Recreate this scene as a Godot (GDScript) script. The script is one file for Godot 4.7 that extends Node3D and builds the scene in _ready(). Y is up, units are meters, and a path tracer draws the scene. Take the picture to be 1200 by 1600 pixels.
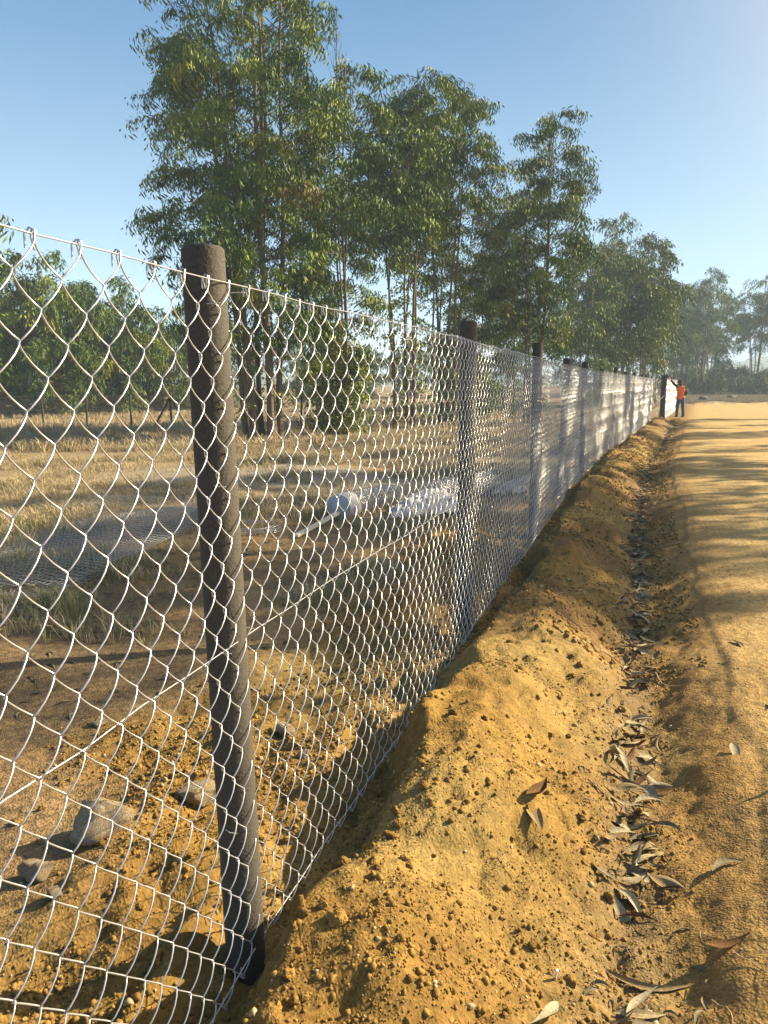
extends Node3D
# A chain-link fence beside an earth bank and a sandy road, eucalyptus clumps behind.
# World: camera at x 0, z 0; D = distance ahead = -z.

const NEAR_SLOPE := 0.33
const HNET := 1.722
const PERIOD := 0.107
const PITCHW := 0.0515

var used := {}
var rng := RandomNumberGenerator.new()
var n_low := FastNoiseLite.new()
var n_mid := FastNoiseLite.new()
var n_cell := FastNoiseLite.new()
var n_fine := FastNoiseLite.new()
var M := {}


class MB:
	var v := PackedVector3Array()
	var n := PackedVector3Array()
	var c := PackedColorArray()
	var ix := PackedInt32Array()
	var col := Color(1, 1, 1)
	var colored := false

	func vert(p: Vector3, nn: Vector3) -> int:
		v.append(p)
		n.append(nn)
		if colored:
			c.append(col)
		return v.size() - 1

	func quad(a: Vector3, b: Vector3, cc: Vector3, d: Vector3):   # clockwise seen from the front
		var nn := (cc - a).cross(b - a)
		if nn.length_squared() < 1e-16:
			nn = (d - a).cross(cc - a)
		nn = nn.normalized()
		var k := v.size()
		for p in [a, b, cc, d]:
			vert(p, nn)
		ix.append_array([k, k + 1, k + 2, k, k + 2, k + 3])

	func tri(a: Vector3, b: Vector3, cc: Vector3):
		var nn := (cc - a).cross(b - a).normalized()
		var k := v.size()
		for p in [a, b, cc]:
			vert(p, nn)
		ix.append_array([k, k + 1, k + 2])

	func box(o: Vector3, s: Vector3, b := Basis()):
		var h := s * 0.5
		var p := []
		for i in 8:
			p.append(o + b * Vector3(h.x * (1 if i & 1 else -1), h.y * (1 if i & 2 else -1), h.z * (1 if i & 4 else -1)))
		quad(p[4], p[6], p[7], p[5])
		quad(p[1], p[3], p[2], p[0])
		quad(p[5], p[7], p[3], p[1])
		quad(p[0], p[2], p[6], p[4])
		quad(p[6], p[2], p[3], p[7])
		quad(p[0], p[4], p[5], p[1])

	func tube(p: PackedVector3Array, r: PackedFloat32Array, sides: int, caps := true):
		var k0 := v.size()
		var m := p.size()
		var t0 := (p[1] - p[0]).normalized()
		var up := Vector3(0, 0, 1) if absf(t0.z) < 0.9 else Vector3(1, 0, 0)
		var a := up.cross(t0).normalized()
		for i in m:
			var t := (p[mini(i + 1, m - 1)] - p[maxi(i - 1, 0)]).normalized()
			a = (a - t * a.dot(t)).normalized()
			var b := t.cross(a)
			for s in sides:
				var ang := TAU * s / sides
				var d := a * cos(ang) + b * sin(ang)
				vert(p[i] + d * r[i], d)
		for i in m - 1:
			for s in sides:
				var s2 := (s + 1) % sides
				var q := k0 + i * sides
				ix.append_array([q + s, q + sides + s, q + sides + s2, q + s, q + sides + s2, q + s2])
		if caps:
			for e in 2:
				var i := 0 if e == 0 else m - 1
				var t := (p[1] - p[0]).normalized() * -1.0 if e == 0 else (p[m - 1] - p[m - 2]).normalized()
				var k := vert(p[i], t)
				var f := v.size()
				for s in sides:
					vert(v[k0 + i * sides + s], t)
				for s in sides:
					var s2 := (s + 1) % sides
					if e == 0:
						ix.append_array([k, f + s, f + s2])
					else:
						ix.append_array([k, f + s2, f + s])

	func mesh(mat: Material) -> ArrayMesh:
		var arr := []
		arr.resize(Mesh.ARRAY_MAX)
		arr[Mesh.ARRAY_VERTEX] = v
		arr[Mesh.ARRAY_NORMAL] = n
		if colored:
			arr[Mesh.ARRAY_COLOR] = c
		arr[Mesh.ARRAY_INDEX] = ix
		var am := ArrayMesh.new()
		am.add_surface_from_arrays(Mesh.PRIMITIVE_TRIANGLES, arr)
		am.surface_set_material(0, mat)
		return am


# ---------------------------------------------------------------- naming
func numbered(called: String) -> String:
	if not used.has(called):
		used[called] = 0
		return called
	used[called] += 1
	return "%s_%03d" % [called, used[called]]


func tag(o: Node, label: String, category: String, group := "", kind := ""):
	if label != "":
		o.set_meta("label", label)
	if category != "":
		o.set_meta("category", category)
	if group != "":
		o.set_meta("group", group)
	if kind != "":
		o.set_meta("kind", kind)


func base(called: String, at: Vector3, label: String, category: String, group := "", turn := 0.0) -> Node3D:
	var o := Node3D.new()
	o.name = numbered(called)
	add_child(o, true)
	o.position = at
	o.rotation.y = turn
	tag(o, label, category, group)
	return o


func part(called: String, mesh: Mesh, parent: Node, at := Transform3D()) -> MeshInstance3D:
	var o := MeshInstance3D.new()
	o.name = called
	o.mesh = mesh
	parent.add_child(o, true)
	o.transform = at
	return o


func thing(called: String, mesh: Mesh, at: Transform3D, label: String, category: String, group := "") -> MeshInstance3D:
	var o := part(numbered(called), mesh, self, at)
	tag(o, label, category, group)
	return o


func structure(called: String, mesh: Mesh) -> MeshInstance3D:
	var o := part(numbered(called), mesh, self)
	o.set_meta("kind", "structure")
	return o


func multi(called: String, mesh: Mesh, xf: Array, cols: Array, parent: Node) -> MultiMeshInstance3D:
	var mm := MultiMesh.new()
	mm.transform_format = MultiMesh.TRANSFORM_3D
	mm.use_colors = cols.size() > 0
	mm.mesh = mesh
	mm.instance_count = xf.size()
	for i in xf.size():
		mm.set_instance_transform(i, xf[i])
		if cols.size() > 0:
			mm.set_instance_color(i, cols[i])
	var o := MultiMeshInstance3D.new()
	o.name = called
	o.multimesh = mm
	parent.add_child(o, true)
	o.set_meta("kind", "stuff")
	return o


# ---------------------------------------------------------------- terrain
func xf(d: float) -> float:
	var e := d - 12.5
	return -0.39 + NEAR_SLOPE * (d - 1.83) + 0.035 * (sqrt(e * e + 4.0) + e)


func tang(d: float) -> Vector3:
	return Vector3(xf(d + 0.05) - xf(d - 0.05), 0, -0.1).normalized()


func height(t: float, d: float) -> float:
	var tt := t + 0.06 * n_low.get_noise_2d(d * 0.9, 7.0) + 0.035 * n_low.get_noise_2d(d * 3.0, 57.0)
	var fade := 1.0 - 0.75 * smoothstep(31.0, 35.0, d) - 0.25 * smoothstep(50.0, 57.0, d)
	var lump := 1.0 + 0.45 * n_low.get_noise_2d(d * 1.3 + 40.0, 3.0) + 0.4 * n_low.get_noise_2d(d * 3.1, t * 1.5 + 11.0)
	var crest := 0.09 * n_low.get_noise_2d(d * 3.5, 77.0) + 0.03 * n_mid.get_noise_2d(d * 4.0, 71.0)
	var y := (0.20 - 0.07 * smoothstep(6.0, 16.0, d)) * lump * fade * (smoothstep(0.10 + crest, 0.25 + crest, tt) - smoothstep(0.36, 0.90, tt))
	var dd := (tt - 1.0) / (0.15 if tt < 1.0 else 0.30)
	y -= 0.115 * fade * exp(-dd * dd) * (1.0 + 0.3 * n_low.get_noise_2d(d * 2.0, 91.0))
	y += 0.03 * fade * smoothstep(1.05, 1.5, tt)
	var edge := t - 1.42 - 0.10 * n_low.get_noise_2d(d * 2.2, 31.0)
	y += 0.012 * fade * smoothstep(-0.02, 0.02, edge)
	# left field
	var left := smoothstep(0.1, -0.5, t)
	y += left * 0.10 * n_low.get_noise_2d(t * 0.6, d * 0.6) * smoothstep(0.0, -2.0, t)
	y += 0.02 * n_low.get_noise_2d(t * 2.0, d * 2.0) * smoothstep(1.9, 1.3, t)
	var loose := loose_soil(t, d)
	y += loose * 0.13 * n_mid.get_noise_2d(t * 2.2, d * 2.2 + 9.0)
	# far rise
	var far := smoothstep(58.0, 130.0, d) if t > 0.0 else smoothstep(50.0, 130.0, d)
	y += 0.85 * far
	if t > 1.6 and d > 57.0 and d < 61.0:
		y += 0.22 * smoothstep(57.0, 58.2, d) * (1.0 - smoothstep(59.2, 61.0, d)) * (0.6 + 0.9 * n_mid.get_noise_2d(t * 0.5, d * 0.5))
	# micro relief
	var rough := 0.15 + 0.85 * maxf(loose, smoothstep(0.0, 0.2, t) * (1.0 - smoothstep(0.8, 1.5, t)) * 0.62)
	if d < 45.0 and t > -0.2 and t < 1.6:
		y += rough * 0.10 * n_mid.get_noise_2d(t * 4.0 + 33.0, d * 3.0)
	if d < 14.0:
		var pit := n_mid.get_noise_2d(t * 17.0 + 5.0, d * 17.0)
		y -= rough * 0.022 * smoothstep(0.12, 0.42, pit)
		y += rough * (0.016 * n_mid.get_noise_2d(t * 11.0, d * 11.0) + 0.008 * n_mid.get_noise_2d(t * 34.0, d * 34.0))
		y += rough * rough * 0.018 * (-n_cell.get_noise_2d(t * 22.0, d * 22.0) - 0.5)
	return y


func loose_soil(t: float, d: float) -> float:
	if t > 0.3:
		return 0.0
	var w := 1.25 + 0.8 * n_low.get_noise_2d(d * 1.1, 77.0) + 0.25 * smoothstep(2.0, 8.0, d) - 1.1 * smoothstep(6.0, 14.0, d)
	return smoothstep(-w, -w + 0.6, t) * smoothstep(0.3, 0.05, t)


func P(t: float, d: float, up := 0.0) -> Vector3:
	return Vector3(xf(d) + t / 0.95, height(t, d) + up, -d)


func t_of(x: float, d: float) -> float:
	return (x - xf(d)) * 0.95


func G(x: float, d: float, up := 0.0) -> Vector3:
	return Vector3(x, height(t_of(x, d), d) + up, -d)


func mixc(a: Vector3, b: Vector3, k: float) -> Vector3:
	return a.lerp(b, clampf(k, 0.0, 1.0))


func ground_colour(t: float, d: float) -> Vector3:
	var a := n_low.get_noise_2d(t * 1.7, d * 1.7 + 300.0)
	var b := n_mid.get_noise_2d(t * 2.6 + 50.0, d * 2.6)
	var f := n_mid.get_noise_2d(t * 12.0 + 50.0, d * 12.0)
	var soil := mixc(Vector3(0.37, 0.225, 0.058), Vector3(0.265, 0.155, 0.045), 0.45 + 0.9 * b + 0.5 * f)
	soil = mixc(soil, Vector3(0.385, 0.27, 0.095), 0.25 + 1.1 * a)
	var road := mixc(Vector3(0.66, 0.47, 0.20), Vector3(0.55, 0.375, 0.15), 0.4 + 0.8 * b + 0.5 * f)
	var dry := mixc(Vector3(0.43, 0.33, 0.195), Vector3(0.30, 0.22, 0.125), 0.45 + 1.0 * b + 0.5 * f)
	var litter := mixc(Vector3(0.21, 0.15, 0.085), Vector3(0.32, 0.21, 0.10), 0.45 + 1.2 * b + 0.6 * f)
	if t > 0.0:
		var ditch := mixc(Vector3(0.29, 0.20, 0.10), Vector3(0.20, 0.15, 0.085), 0.4 + f + b)
		soil = mixc(soil, Vector3(0.26, 0.145, 0.06), smoothstep(0.0, 0.35, n_low.get_noise_2d(t * 2.0 + 80.0, d * 1.6)) * smoothstep(2.5, 5.0, d) * 0.8)
		var c := mixc(soil, ditch, 0.75 * exp(-pow((t - 0.98) / 0.16, 2.0)))
		var r := mixc(Vector3(0.40, 0.235, 0.075), road, smoothstep(1.1, 2.1, t + 0.3 * b))
		c = mixc(c, r, smoothstep(1.02, 1.30, t + 0.12 * b))
		if d > 40.0:
			c = mixc(c, Vector3(0.30, 0.235, 0.16), smoothstep(57.3, 58.5, d + 1.5 * b))
		return c
	var l := loose_soil(t, d)
	var field := mixc(litter, dry, smoothstep(6.5, 9.5, d + 2.0 * a))
	# bare sandy track by the fence, and a grey gravelly one across the field
	field = mixc(field, Vector3(0.42, 0.28, 0.135), smoothstep(-0.15, 0.25, n_low.get_noise_2d(t * 0.8 + 9.0, d * 1.1 + 5.0) - 0.06 * d + 0.25))
	var gd := absf(d - 12.2 + 0.32 * (t + 4.0) + 0.8 * a)
	field = mixc(field, Vector3(0.42, 0.375, 0.30), 0.9 * (1.0 - smoothstep(0.9, 1.6, gd)) * smoothstep(-9.0, -5.0, t))
	return mixc(field, soil, l)


func grid(tv: PackedFloat32Array, dv: PackedFloat32Array, mat: Material) -> ArrayMesh:
	var nt := tv.size()
	var nd := dv.size()
	var v := PackedVector3Array()
	var n := PackedVector3Array()
	var c := PackedColorArray()
	var ix := PackedInt32Array()
	v.resize(nt * nd)
	n.resize(nt * nd)
	c.resize(nt * nd)
	ix.resize((nt - 1) * (nd - 1) * 6)
	var k := 0
	for j in nd:
		var x0 := xf(dv[j])
		for i in nt:
			v[k] = Vector3(x0 + tv[i] / 0.95, height(tv[i], dv[j]), -dv[j])
			var q := ground_colour(tv[i], dv[j])
			c[k] = Color(q.x * 1.08, q.y * 1.08, q.z * 1.08)
			k += 1
	var e := 0
	for j in nd - 1:
		for i in nt - 1:
			var a := j * nt + i
			ix[e] = a; ix[e + 1] = a + nt; ix[e + 2] = a + nt + 1
			ix[e + 3] = a; ix[e + 4] = a + nt + 1; ix[e + 5] = a + 1
			e += 6
			var f1 := (v[a + nt + 1] - v[a]).cross(v[a + nt] - v[a])
			n[a] += f1; n[a + nt] += f1; n[a + nt + 1] += f1; n[a + 1] += f1
	for q in n.size():
		n[q] = n[q].normalized()
		if n[q].y < 0.0:
			n[q] = -n[q]
	var arr := []
	arr.resize(Mesh.ARRAY_MAX)
	arr[Mesh.ARRAY_VERTEX] = v
	arr[Mesh.ARRAY_NORMAL] = n
	arr[Mesh.ARRAY_COLOR] = c
	arr[Mesh.ARRAY_INDEX] = ix
	var am := ArrayMesh.new()
	am.add_surface_from_arrays(Mesh.PRIMITIVE_TRIANGLES, arr)
	am.surface_set_material(0, mat)
	return am


# ---------------------------------------------------------------- materials
func lin(r: float, g: float, b: float) -> Color:
	return Color(r, g, b).linear_to_srgb()


func noise_image(size: int, seed_: int, freq: float, type: int, oct: int) -> Image:
	var nz := FastNoiseLite.new()
	nz.seed = seed_
	nz.noise_type = type
	nz.frequency = freq
	nz.fractal_octaves = oct
	if oct <= 1:
		nz.fractal_type = FastNoiseLite.FRACTAL_NONE
	return nz.get_seamless_image(size, size)


func plain(c: Color, rough: float, metal := 0.0) -> StandardMaterial3D:
	var m := StandardMaterial3D.new()
	m.albedo_color = c
	m.roughness = rough
	m.metallic = metal
	m.cull_mode = BaseMaterial3D.CULL_DISABLED
	return m


func make_materials():
	# grain texture of coarse sand and crumbs: brightness variation and relief
	var s := 1024
	var a := noise_image(s, 3, 0.11, FastNoiseLite.TYPE_CELLULAR, 1).get_data()
	var b := noise_image(s, 5, 0.02, FastNoiseLite.TYPE_SIMPLEX_SMOOTH, 5).get_data()
	var d := noise_image(s, 9, 0.25, FastNoiseLite.TYPE_VALUE, 2).get_data()
	var alb := PackedByteArray()
	alb.resize(s * s)
	var hgt := PackedByteArray()
	hgt.resize(s * s)
	for i in s * s:
		var cell := 255 - a[i]
		hgt[i] = clampi(int(cell * 0.16 + b[i] * 0.5 + d[i] * 0.34), 0, 255)
		alb[i] = clampi(int(80 + b[i] * 0.26 + d[i] * 0.34 + cell * 0.22), 0, 255)
	var ai := Image.create_from_data(s, s, false, Image.FORMAT_L8, alb)
	var hi := Image.create_from_data(s, s, false, Image.FORMAT_L8, hgt)
	var g := StandardMaterial3D.new()
	g.vertex_color_use_as_albedo = true
	g.albedo_texture = ImageTexture.create_from_image(ai)
	g.heightmap_enabled = true
	g.heightmap_texture = ImageTexture.create_from_image(hi)
	g.heightmap_scale = 1.1
	g.uv1_triplanar = true
	g.uv1_world_triplanar = true
	g.uv1_scale = Vector3(0.83, 0.83, 0.83)
	g.roughness = 0.95
	g.metallic_specular = 0.25
	M.ground = g
	M.galv = plain(lin(0.47, 0.47, 0.48), 0.30, 0.6)
	M.dull = plain(lin(0.42, 0.43, 0.44), 0.45, 0.5)
	M.wire = plain(lin(0.60, 0.58, 0.54), 0.45, 0.4)
	# bitumen-treated timber of the posts
	var pi := noise_image(512, 21, 0.06, FastNoiseLite.TYPE_SIMPLEX_SMOOTH, 5)
	var pd := pi.get_data()
	var pa := PackedByteArray()
	pa.resize(512 * 512 * 3)
	for i in 512 * 512:
		var k := pd[i] / 255.0
		var q := lin(0.029 + 0.050 * k, 0.025 + 0.043 * k, 0.020 + 0.034 * k)
		pa[i * 3] = int(q.r * 255)
		pa[i * 3 + 1] = int(q.g * 255)
		pa[i * 3 + 2] = int(q.b * 255)
	var pm := StandardMaterial3D.new()
	pm.albedo_texture = ImageTexture.create_from_image(Image.create_from_data(512, 512, false, Image.FORMAT_RGB8, pa))
	var pn := noise_image(512, 22, 0.08, FastNoiseLite.TYPE_SIMPLEX_SMOOTH, 4)
	pn.convert(Image.FORMAT_RGBA8)
	pn.bump_map_to_normal_map(2.0)
	pm.normal_enabled = true
	pm.normal_texture = ImageTexture.create_from_image(pn)
	pm.uv1_triplanar = true
	pm.uv1_world_triplanar = true
	pm.uv1_scale = Vector3(3.0, 2.4, 3.0)
	pm.roughness = 0.85
	M.post = pm
	var bark := StandardMaterial3D.new()
	var bd := noise_image(256, 41, 0.05, FastNoiseLite.TYPE_SIMPLEX_SMOOTH, 4).get_data()
	var ba := PackedByteArray()
	ba.resize(256 * 256 * 3)
	for i in 256 * 256:
		var k := bd[i] / 255.0
		var q := lin(0.055 + 0.13 * k, 0.038 + 0.088 * k, 0.026 + 0.05 * k)
		ba[i * 3] = int(q.r * 255)
		ba[i * 3 + 1] = int(q.g * 255)
		ba[i * 3 + 2] = int(q.b * 255)
	bark.albedo_texture = ImageTexture.create_from_image(Image.create_from_data(256, 256, false, Image.FORMAT_RGB8, ba))
	bark.uv1_triplanar = true
	bark.uv1_world_triplanar = true
	bark.uv1_scale = Vector3(2.5, 0.35, 2.5)
	bark.roughness = 0.9
	M.bark = bark
	var lf := StandardMaterial3D.new()
	lf.vertex_color_use_as_albedo = true
	lf.roughness = 0.6
	lf.metallic_specular = 0.3
	lf.backlight = Color(0.85, 1.0, 0.30)
	lf.cull_mode = BaseMaterial3D.CULL_DISABLED
	M.leaf = lf
	var gr := StandardMaterial3D.new()
	gr.vertex_color_use_as_albedo = true
	gr.roughness = 0.8
	gr.backlight = Color(0.5, 0.5, 0.35)
	gr.cull_mode = BaseMaterial3D.CULL_DISABLED
	M.grass = gr
	var cl := StandardMaterial3D.new()
	cl.vertex_color_use_as_albedo = true
	cl.albedo_texture = g.albedo_texture
	cl.uv1_triplanar = true
	cl.uv1_world_triplanar = true
	cl.roughness = 0.95
	cl.metallic_specular = 0.2
	M.clod = cl
	M.skin = plain(lin(0.25, 0.13, 0.08), 0.6)


# ---------------------------------------------------------------- fence netting
# one zigzag wire of the net; front strokes rise to +x, rear strokes rise to -x, so neighbours hook into each other
func strand_mesh(phase: int, per_stroke: int, sides: int, wire: float, hgt: float, mat: Material, hooks := true) -> ArrayMesh:
	var strokes := int(round(hgt / (PERIOD * 0.5)))
	var step := hgt / strokes
	var a := PITCHW * 0.5 + wire * 0.62
	var zr := wire * 2.4
	var p := PackedVector3Array()
	if hooks:
		var sx0 := a if phase == 1 else -a
		p.append(Vector3(sx0 * 0.55, 0.012, -0.010))
		p.append(Vector3(sx0 * 0.8, -0.004, -0.008))
		p.append(Vector3(sx0 * 0.95, -0.009, 0.0))
	for k in strokes:
		var right := (k + phase) % 2 == 0      # this stroke goes to +x
		for j in per_stroke:
			var u := float(j) / per_stroke
			var lx := -1.0 + 2.0 * u
			var sx := -cos(PI * u)
			var x := a * (0.62 * lx + 0.38 * sx)
			if not right:
				x = -x
			var z := zr * sin(PI * u) * (1.0 if right else -1.0)
			# the rise is slow in the bend and fast in the stroke
			var yy := u - 0.035 * sin(TAU * u)
			p.append(Vector3(x, (k + yy) * step, z))
	var endx := a if (strokes - 1 + phase) % 2 == 0 else -a
	p.append(Vector3(endx, strokes * step, 0))
	if hooks:
		p.append(Vector3(endx * 0.93, strokes * step + 0.013, 0.003))
		p.append(Vector3(endx * 0.86, strokes * step + 0.017, -0.005))
		p.append(Vector3(endx * 0.72, strokes * step + 0.008, -0.012))
		p.append(Vector3(endx * 0.6, strokes * step - 0.014, -0.010))
	var r := PackedFloat32Array()
	r.resize(p.size())
	r.fill(wire * 0.5)
	var mb := MB.new()
	mb.tube(p, r, sides, false)
	return mb.mesh(mat)


# where the net hangs: offset from the line of posts and lean, both changing smoothly along the fence
func net_frame(d: float) -> Transform3D:
	var x := tang(d)
	var span := sin(d * 2.06)
	var calm := 1.0 / (1.0 + maxf(d - 4.0, 0.0) * 0.3)
	var out := 0.012 + calm * (0.012 * n_low.get_noise_2d(d * 4.0, 200.0) + 0.008 * span)
	# near the first post the foot of the net is pulled out towards the road
	var foot := 0.045 * exp(-maxf(d - 1.6, 0.0) / 1.5)
	out += foot
	var lean := calm * 0.012 * n_low.get_noise_2d(d * 3.0, 230.0) - foot / HNET
	var up := 0.010 * n_low.get_noise_2d(d * 5.0, 260.0) + 0.006
	var side := Vector3(-x.z, 0, x.x)
	var y := (Vector3.UP + side * lean + x * 0.03 * n_low.get_noise_2d(d * 2.0, 290.0)).normalized()
	var zz := x.cross(y).normalized()
	return Transform3D(Basis(x, y, zz), Vector3(xf(d), up, -d) + side * out)


func post_mesh(r0: float, r1: float, h: float, seed_: int) -> ArrayMesh:
	var mb := MB.new()
	var rows := 46
	var sides := 28
	var k0 := 0
	for j in rows + 1:
		var y := -0.35 + (h + 0.35) * j / rows
		var rr := lerpf(r0, r1, float(j) / rows)
		if j == rows:
			rr -= 0.007
			y = h
		elif j == rows - 1:
			y = h - 0.006
		for s in sides:
			var ang := TAU * s / sides
			var dir := Vector3(cos(ang), 0, sin(ang))
			var q := rr * (1.0 + 0.035 * n_mid.get_noise_3d(dir.x * 1.2 + seed_ * 7.0, y * 1.3, dir.z * 1.2) + 0.007 * n_mid.get_noise_3d(dir.x * 7.0 + seed_, y * 9.0, dir.z * 7.0))
			mb.vert(Vector3(dir.x * q, y, dir.z * q), (dir + Vector3(0, 0.5 if j == rows else 0.0, 0)).normalized())
	for j in rows:
		for s in sides:
			var s2 := (s + 1) % sides
			var q := k0 + j * sides
			mb.ix.append_array([q + s, q + s2, q + sides + s2, q + s, q + sides + s2, q + sides + s])
	var top := mb.vert(Vector3(0, h - 0.002, 0), Vector3.UP)
	var f := mb.v.size()
	for s in sides:
		mb.vert(mb.v[rows * sides + s], Vector3.UP)
	for s in sides:
		mb.ix.append_array([top, f + s, f + (s + 1) % sides])
	return mb.mesh(M.post)


func wire_along(pts: PackedVector3Array, r: float, sides: int, mat: Material) -> ArrayMesh:
	var rr := PackedFloat32Array()
	rr.resize(pts.size())
	rr.fill(r)
	var mb := MB.new()
	mb.tube(pts, rr, sides)
	return mb.mesh(mat)


func build_fence():
	var fence := base("chain_link_fence", Vector3.ZERO, "long silvery chain-link fence on dark round posts beside the earth bank", "fence")
	var w := 0.0034
	var hi := [strand_mesh(0, 5, 6, w, HNET, M.galv), strand_mesh(1, 5, 6, w, HNET, M.galv)]
	var lo := [strand_mesh(0, 3, 4, w, HNET, M.galv, false), strand_mesh(1, 3, 4, w, HNET, M.galv, false)]
	# posts: distance ahead, height, lean
	var posts := [[-1.08, 1.86], [1.83, 1.815], [4.62, 1.86], [7.70, 1.90], [10.2, 1.83], [13.0, 1.86], [15.6, 1.80], [18.2, 1.88], [20.9, 1.82], [23.7, 1.84], [26.6, 1.82], [29.4, 1.83], [32.35, 1.80]]
	for i in posts.size():
		var d: float = posts[i][0]
		var x := tang(d)
		var side := Vector3(-x.z, 0, x.x)
		var o := part("post", post_mesh(0.053, 0.0495, posts[i][1], i), fence)
		o.position = Vector3(xf(d), 0, -d) - side * 0.051 + x * 0.035
		if i == 1:
			o.position += Vector3(0.045, 0, 0)
			o.rotation = Vector3(0.0, 0.0, 0.026)
		elif i == 2:
			o.rotation = Vector3(0.0, 1.3, 0.012)
		else:
			o.rotation = Vector3(rng.randf_range(-0.012, 0.012), rng.randf() * 6.0, rng.randf_range(-0.012, 0.012))
		if i > 0 and i < 5:
			for hh in [1.70, 1.25, 0.86, 0.35]:
				var pts := PackedVector3Array()
				var tilt := rng.randf_range(-0.02, 0.02)
				for k in 13:
					var ang := -0.35 + (PI + 0.7) * k / 12.0
					var rr := 0.056 if k > 1 and k < 11 else 0.064
					pts.append(Vector3(cos(ang) * rr, hh + tilt * cos(ang), sin(ang) * rr))
				var tie := part("tie_wire", wire_along(pts, 0.0013, 5, M.wire), fence)
				tie.position = o.position
				tie.rotation.y = atan2(-x.z, x.x) + PI
	# straining wires
	for wi in 3:
		var pts := PackedVector3Array()
		for k in 150:
			var d := -1.6 + 34.0 * pow(k / 149.0, 1.35)
			var tr := net_frame(d)
			var y: float = [HNET + 0.008, 0.865 - 0.02 * n_low.get_noise_2d(d * 2.0, 400.0), 0.015][wi]
			var zo: float = [0.0, -0.006, -0.003][wi]
			pts.append(tr * Vector3(0, y, zo))
		part(["top_wire", "middle_wire", "bottom_wire"][wi], wire_along(pts, [0.0017, 0.0016, 0.0017][wi], 5, M.galv), fence)
	# the net, one panel from post to post
	var count := 0
	var d := -0.35
	var pi := 0
	var panel: Node3D = null
	var far := []
	var phase := 0
	while d < 32.4:
		while pi < posts.size() - 1 and d > posts[pi + 1][0]:
			pi += 1
			panel = null
		var tr := net_frame(d)
		if count < 300:
			if panel == null:
				panel = Node3D.new()
				panel.name = "net_panel"
				fence.add_child(panel, true)
			var o := part("wire_strand", hi[phase] if d < 6.5 else lo[phase], panel)
			o.transform = tr
		else:
			far.append([tr, phase])
		count += 1
		phase = 1 - phase
		var sl := Vector2(xf(d + 0.05) - xf(d - 0.05), 0.1).length() / 0.1
		d += PITCHW / sl
	for ph in 2:
		var l := []
		for f in far:
			if f[1] == ph:
				l.append(f[0])
		var o := multi("distant_net", lo[ph], l, [], fence)
		o.set_meta("kind", "stuff")
	# the last stretch past the jog, with its own squared post
	var f2 := base("chain_link_fence", Vector3(11.78, 0.0, -33.0), "bright far stretch of chain-link fence by the worker in the orange vest", "fence")
	var pm := MB.new()
	pm.box(Vector3(0, 0.78, 0), Vector3(0.17, 2.16, 0.15), Basis(Vector3.UP, 0.25))
	pm.box(Vector3(0, 1.87, 0), Vector3(0.15, 0.02, 0.13), Basis(Vector3.UP, 0.25))
	part("post", pm.mesh(M.post), f2)
	var start := Vector3(11.78, 0, -33.0)
	var dir := Vector3(0.38, 0, -0.925).normalized()
	for k in 4:
		var o := part("post", post_mesh(0.06, 0.055, 1.82, 30 + k), f2)
		o.position = dir * (3.2 * (k + 1)) + Vector3(-0.10, 0.05, 0)
	var l2 := [[], []]
	for k in 262:
		var side := Vector3(-dir.z, 0, dir.x)
		l2[k % 2].append(Transform3D(Basis(dir, Vector3.UP, dir.cross(Vector3.UP)), dir * (0.02 + PITCHW * k) + side * 0.09 + Vector3(0, 0.0, 0)))
	for ph in 2:
		multi("net_panel", lo[ph], l2[ph], [], f2).set_meta("kind", "stuff")
	# short panel closing the jog
	var e0 := net_frame(32.35).origin - start
	var e1 := Vector3(-0.05, 0, 0.02)
	var jd := (e1 - e0).normalized()
	var l3 := [[], []]
	for k in int((e1 - e0).length() / PITCHW):
		l3[k % 2].append(Transform3D(Basis(jd, Vector3.UP, jd.cross(Vector3.UP)), e0 + jd * (PITCHW * (k + 0.5))))
	for ph in 2:
		multi("jog_panel", lo[ph], l3[ph], [], f2).set_meta("kind", "stuff")
	part("stay_wire", wire_along(PackedVector3Array([Vector3(0.02, 1.02, 0.10), Vector3(-0.75, 0.45, 0.45)]), 0.022, 6, M.galv), f2)


# ---------------------------------------------------------------- plants
func leaf(mb: MB, at: Vector3, dir: Vector3, face: Vector3, length: float, width: float, bend: float):
	var side := dir.cross(face).normalized()
	var m := at + dir * length * 0.45 + face * bend * length * 0.5
	var tip := at + dir * length + face * bend * length * -0.6
	mb.tri(at, m - side * width * 0.5, m + side * width * 0.5)
	mb.tri(m - side * width * 0.5, tip, m + side * width * 0.5)


func sprig_mesh(seed_: int, leaves: int, length: float, lw: float, twig: float, droop: float) -> ArrayMesh:
	var r := RandomNumberGenerator.new()
	r.seed = seed_
	var mb := MB.new()
	# twig arches outwards along +x and hangs
	for i in leaves:
		var u := (i + r.randf()) / leaves
		var at := Vector3(twig * (u - 0.25 * u * u), twig * (0.25 * u - 0.75 * u * u) * droop, 0)
		at += Vector3(r.randf_range(-0.07, 0.07), r.randf_range(-0.07, 0.07), r.randf_range(-0.11, 0.11)) * (twig / 0.5)
		var ang := r.randf() * TAU
		var dir := Vector3(cos(ang) * 0.55, -0.45 - 0.9 * droop * r.randf(), sin(ang) * 0.55).normalized()
		if r.randf() < 0.18:
			dir.y *= -0.3
			dir = dir.normalized()
		var face := Vector3(r.randf_range(-1, 1), r.randf_range(-0.4, 0.6), r.randf_range(-1, 1))
		face = (face - dir * face.dot(dir)).normalized()
		leaf(mb, at, dir, face, length * r.randf_range(0.65, 1.25), lw * r.randf_range(0.8, 1.25), r.randf_range(0.0, 0.25))
	return mb.mesh(M.leaf)


var sprigs := {}


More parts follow.
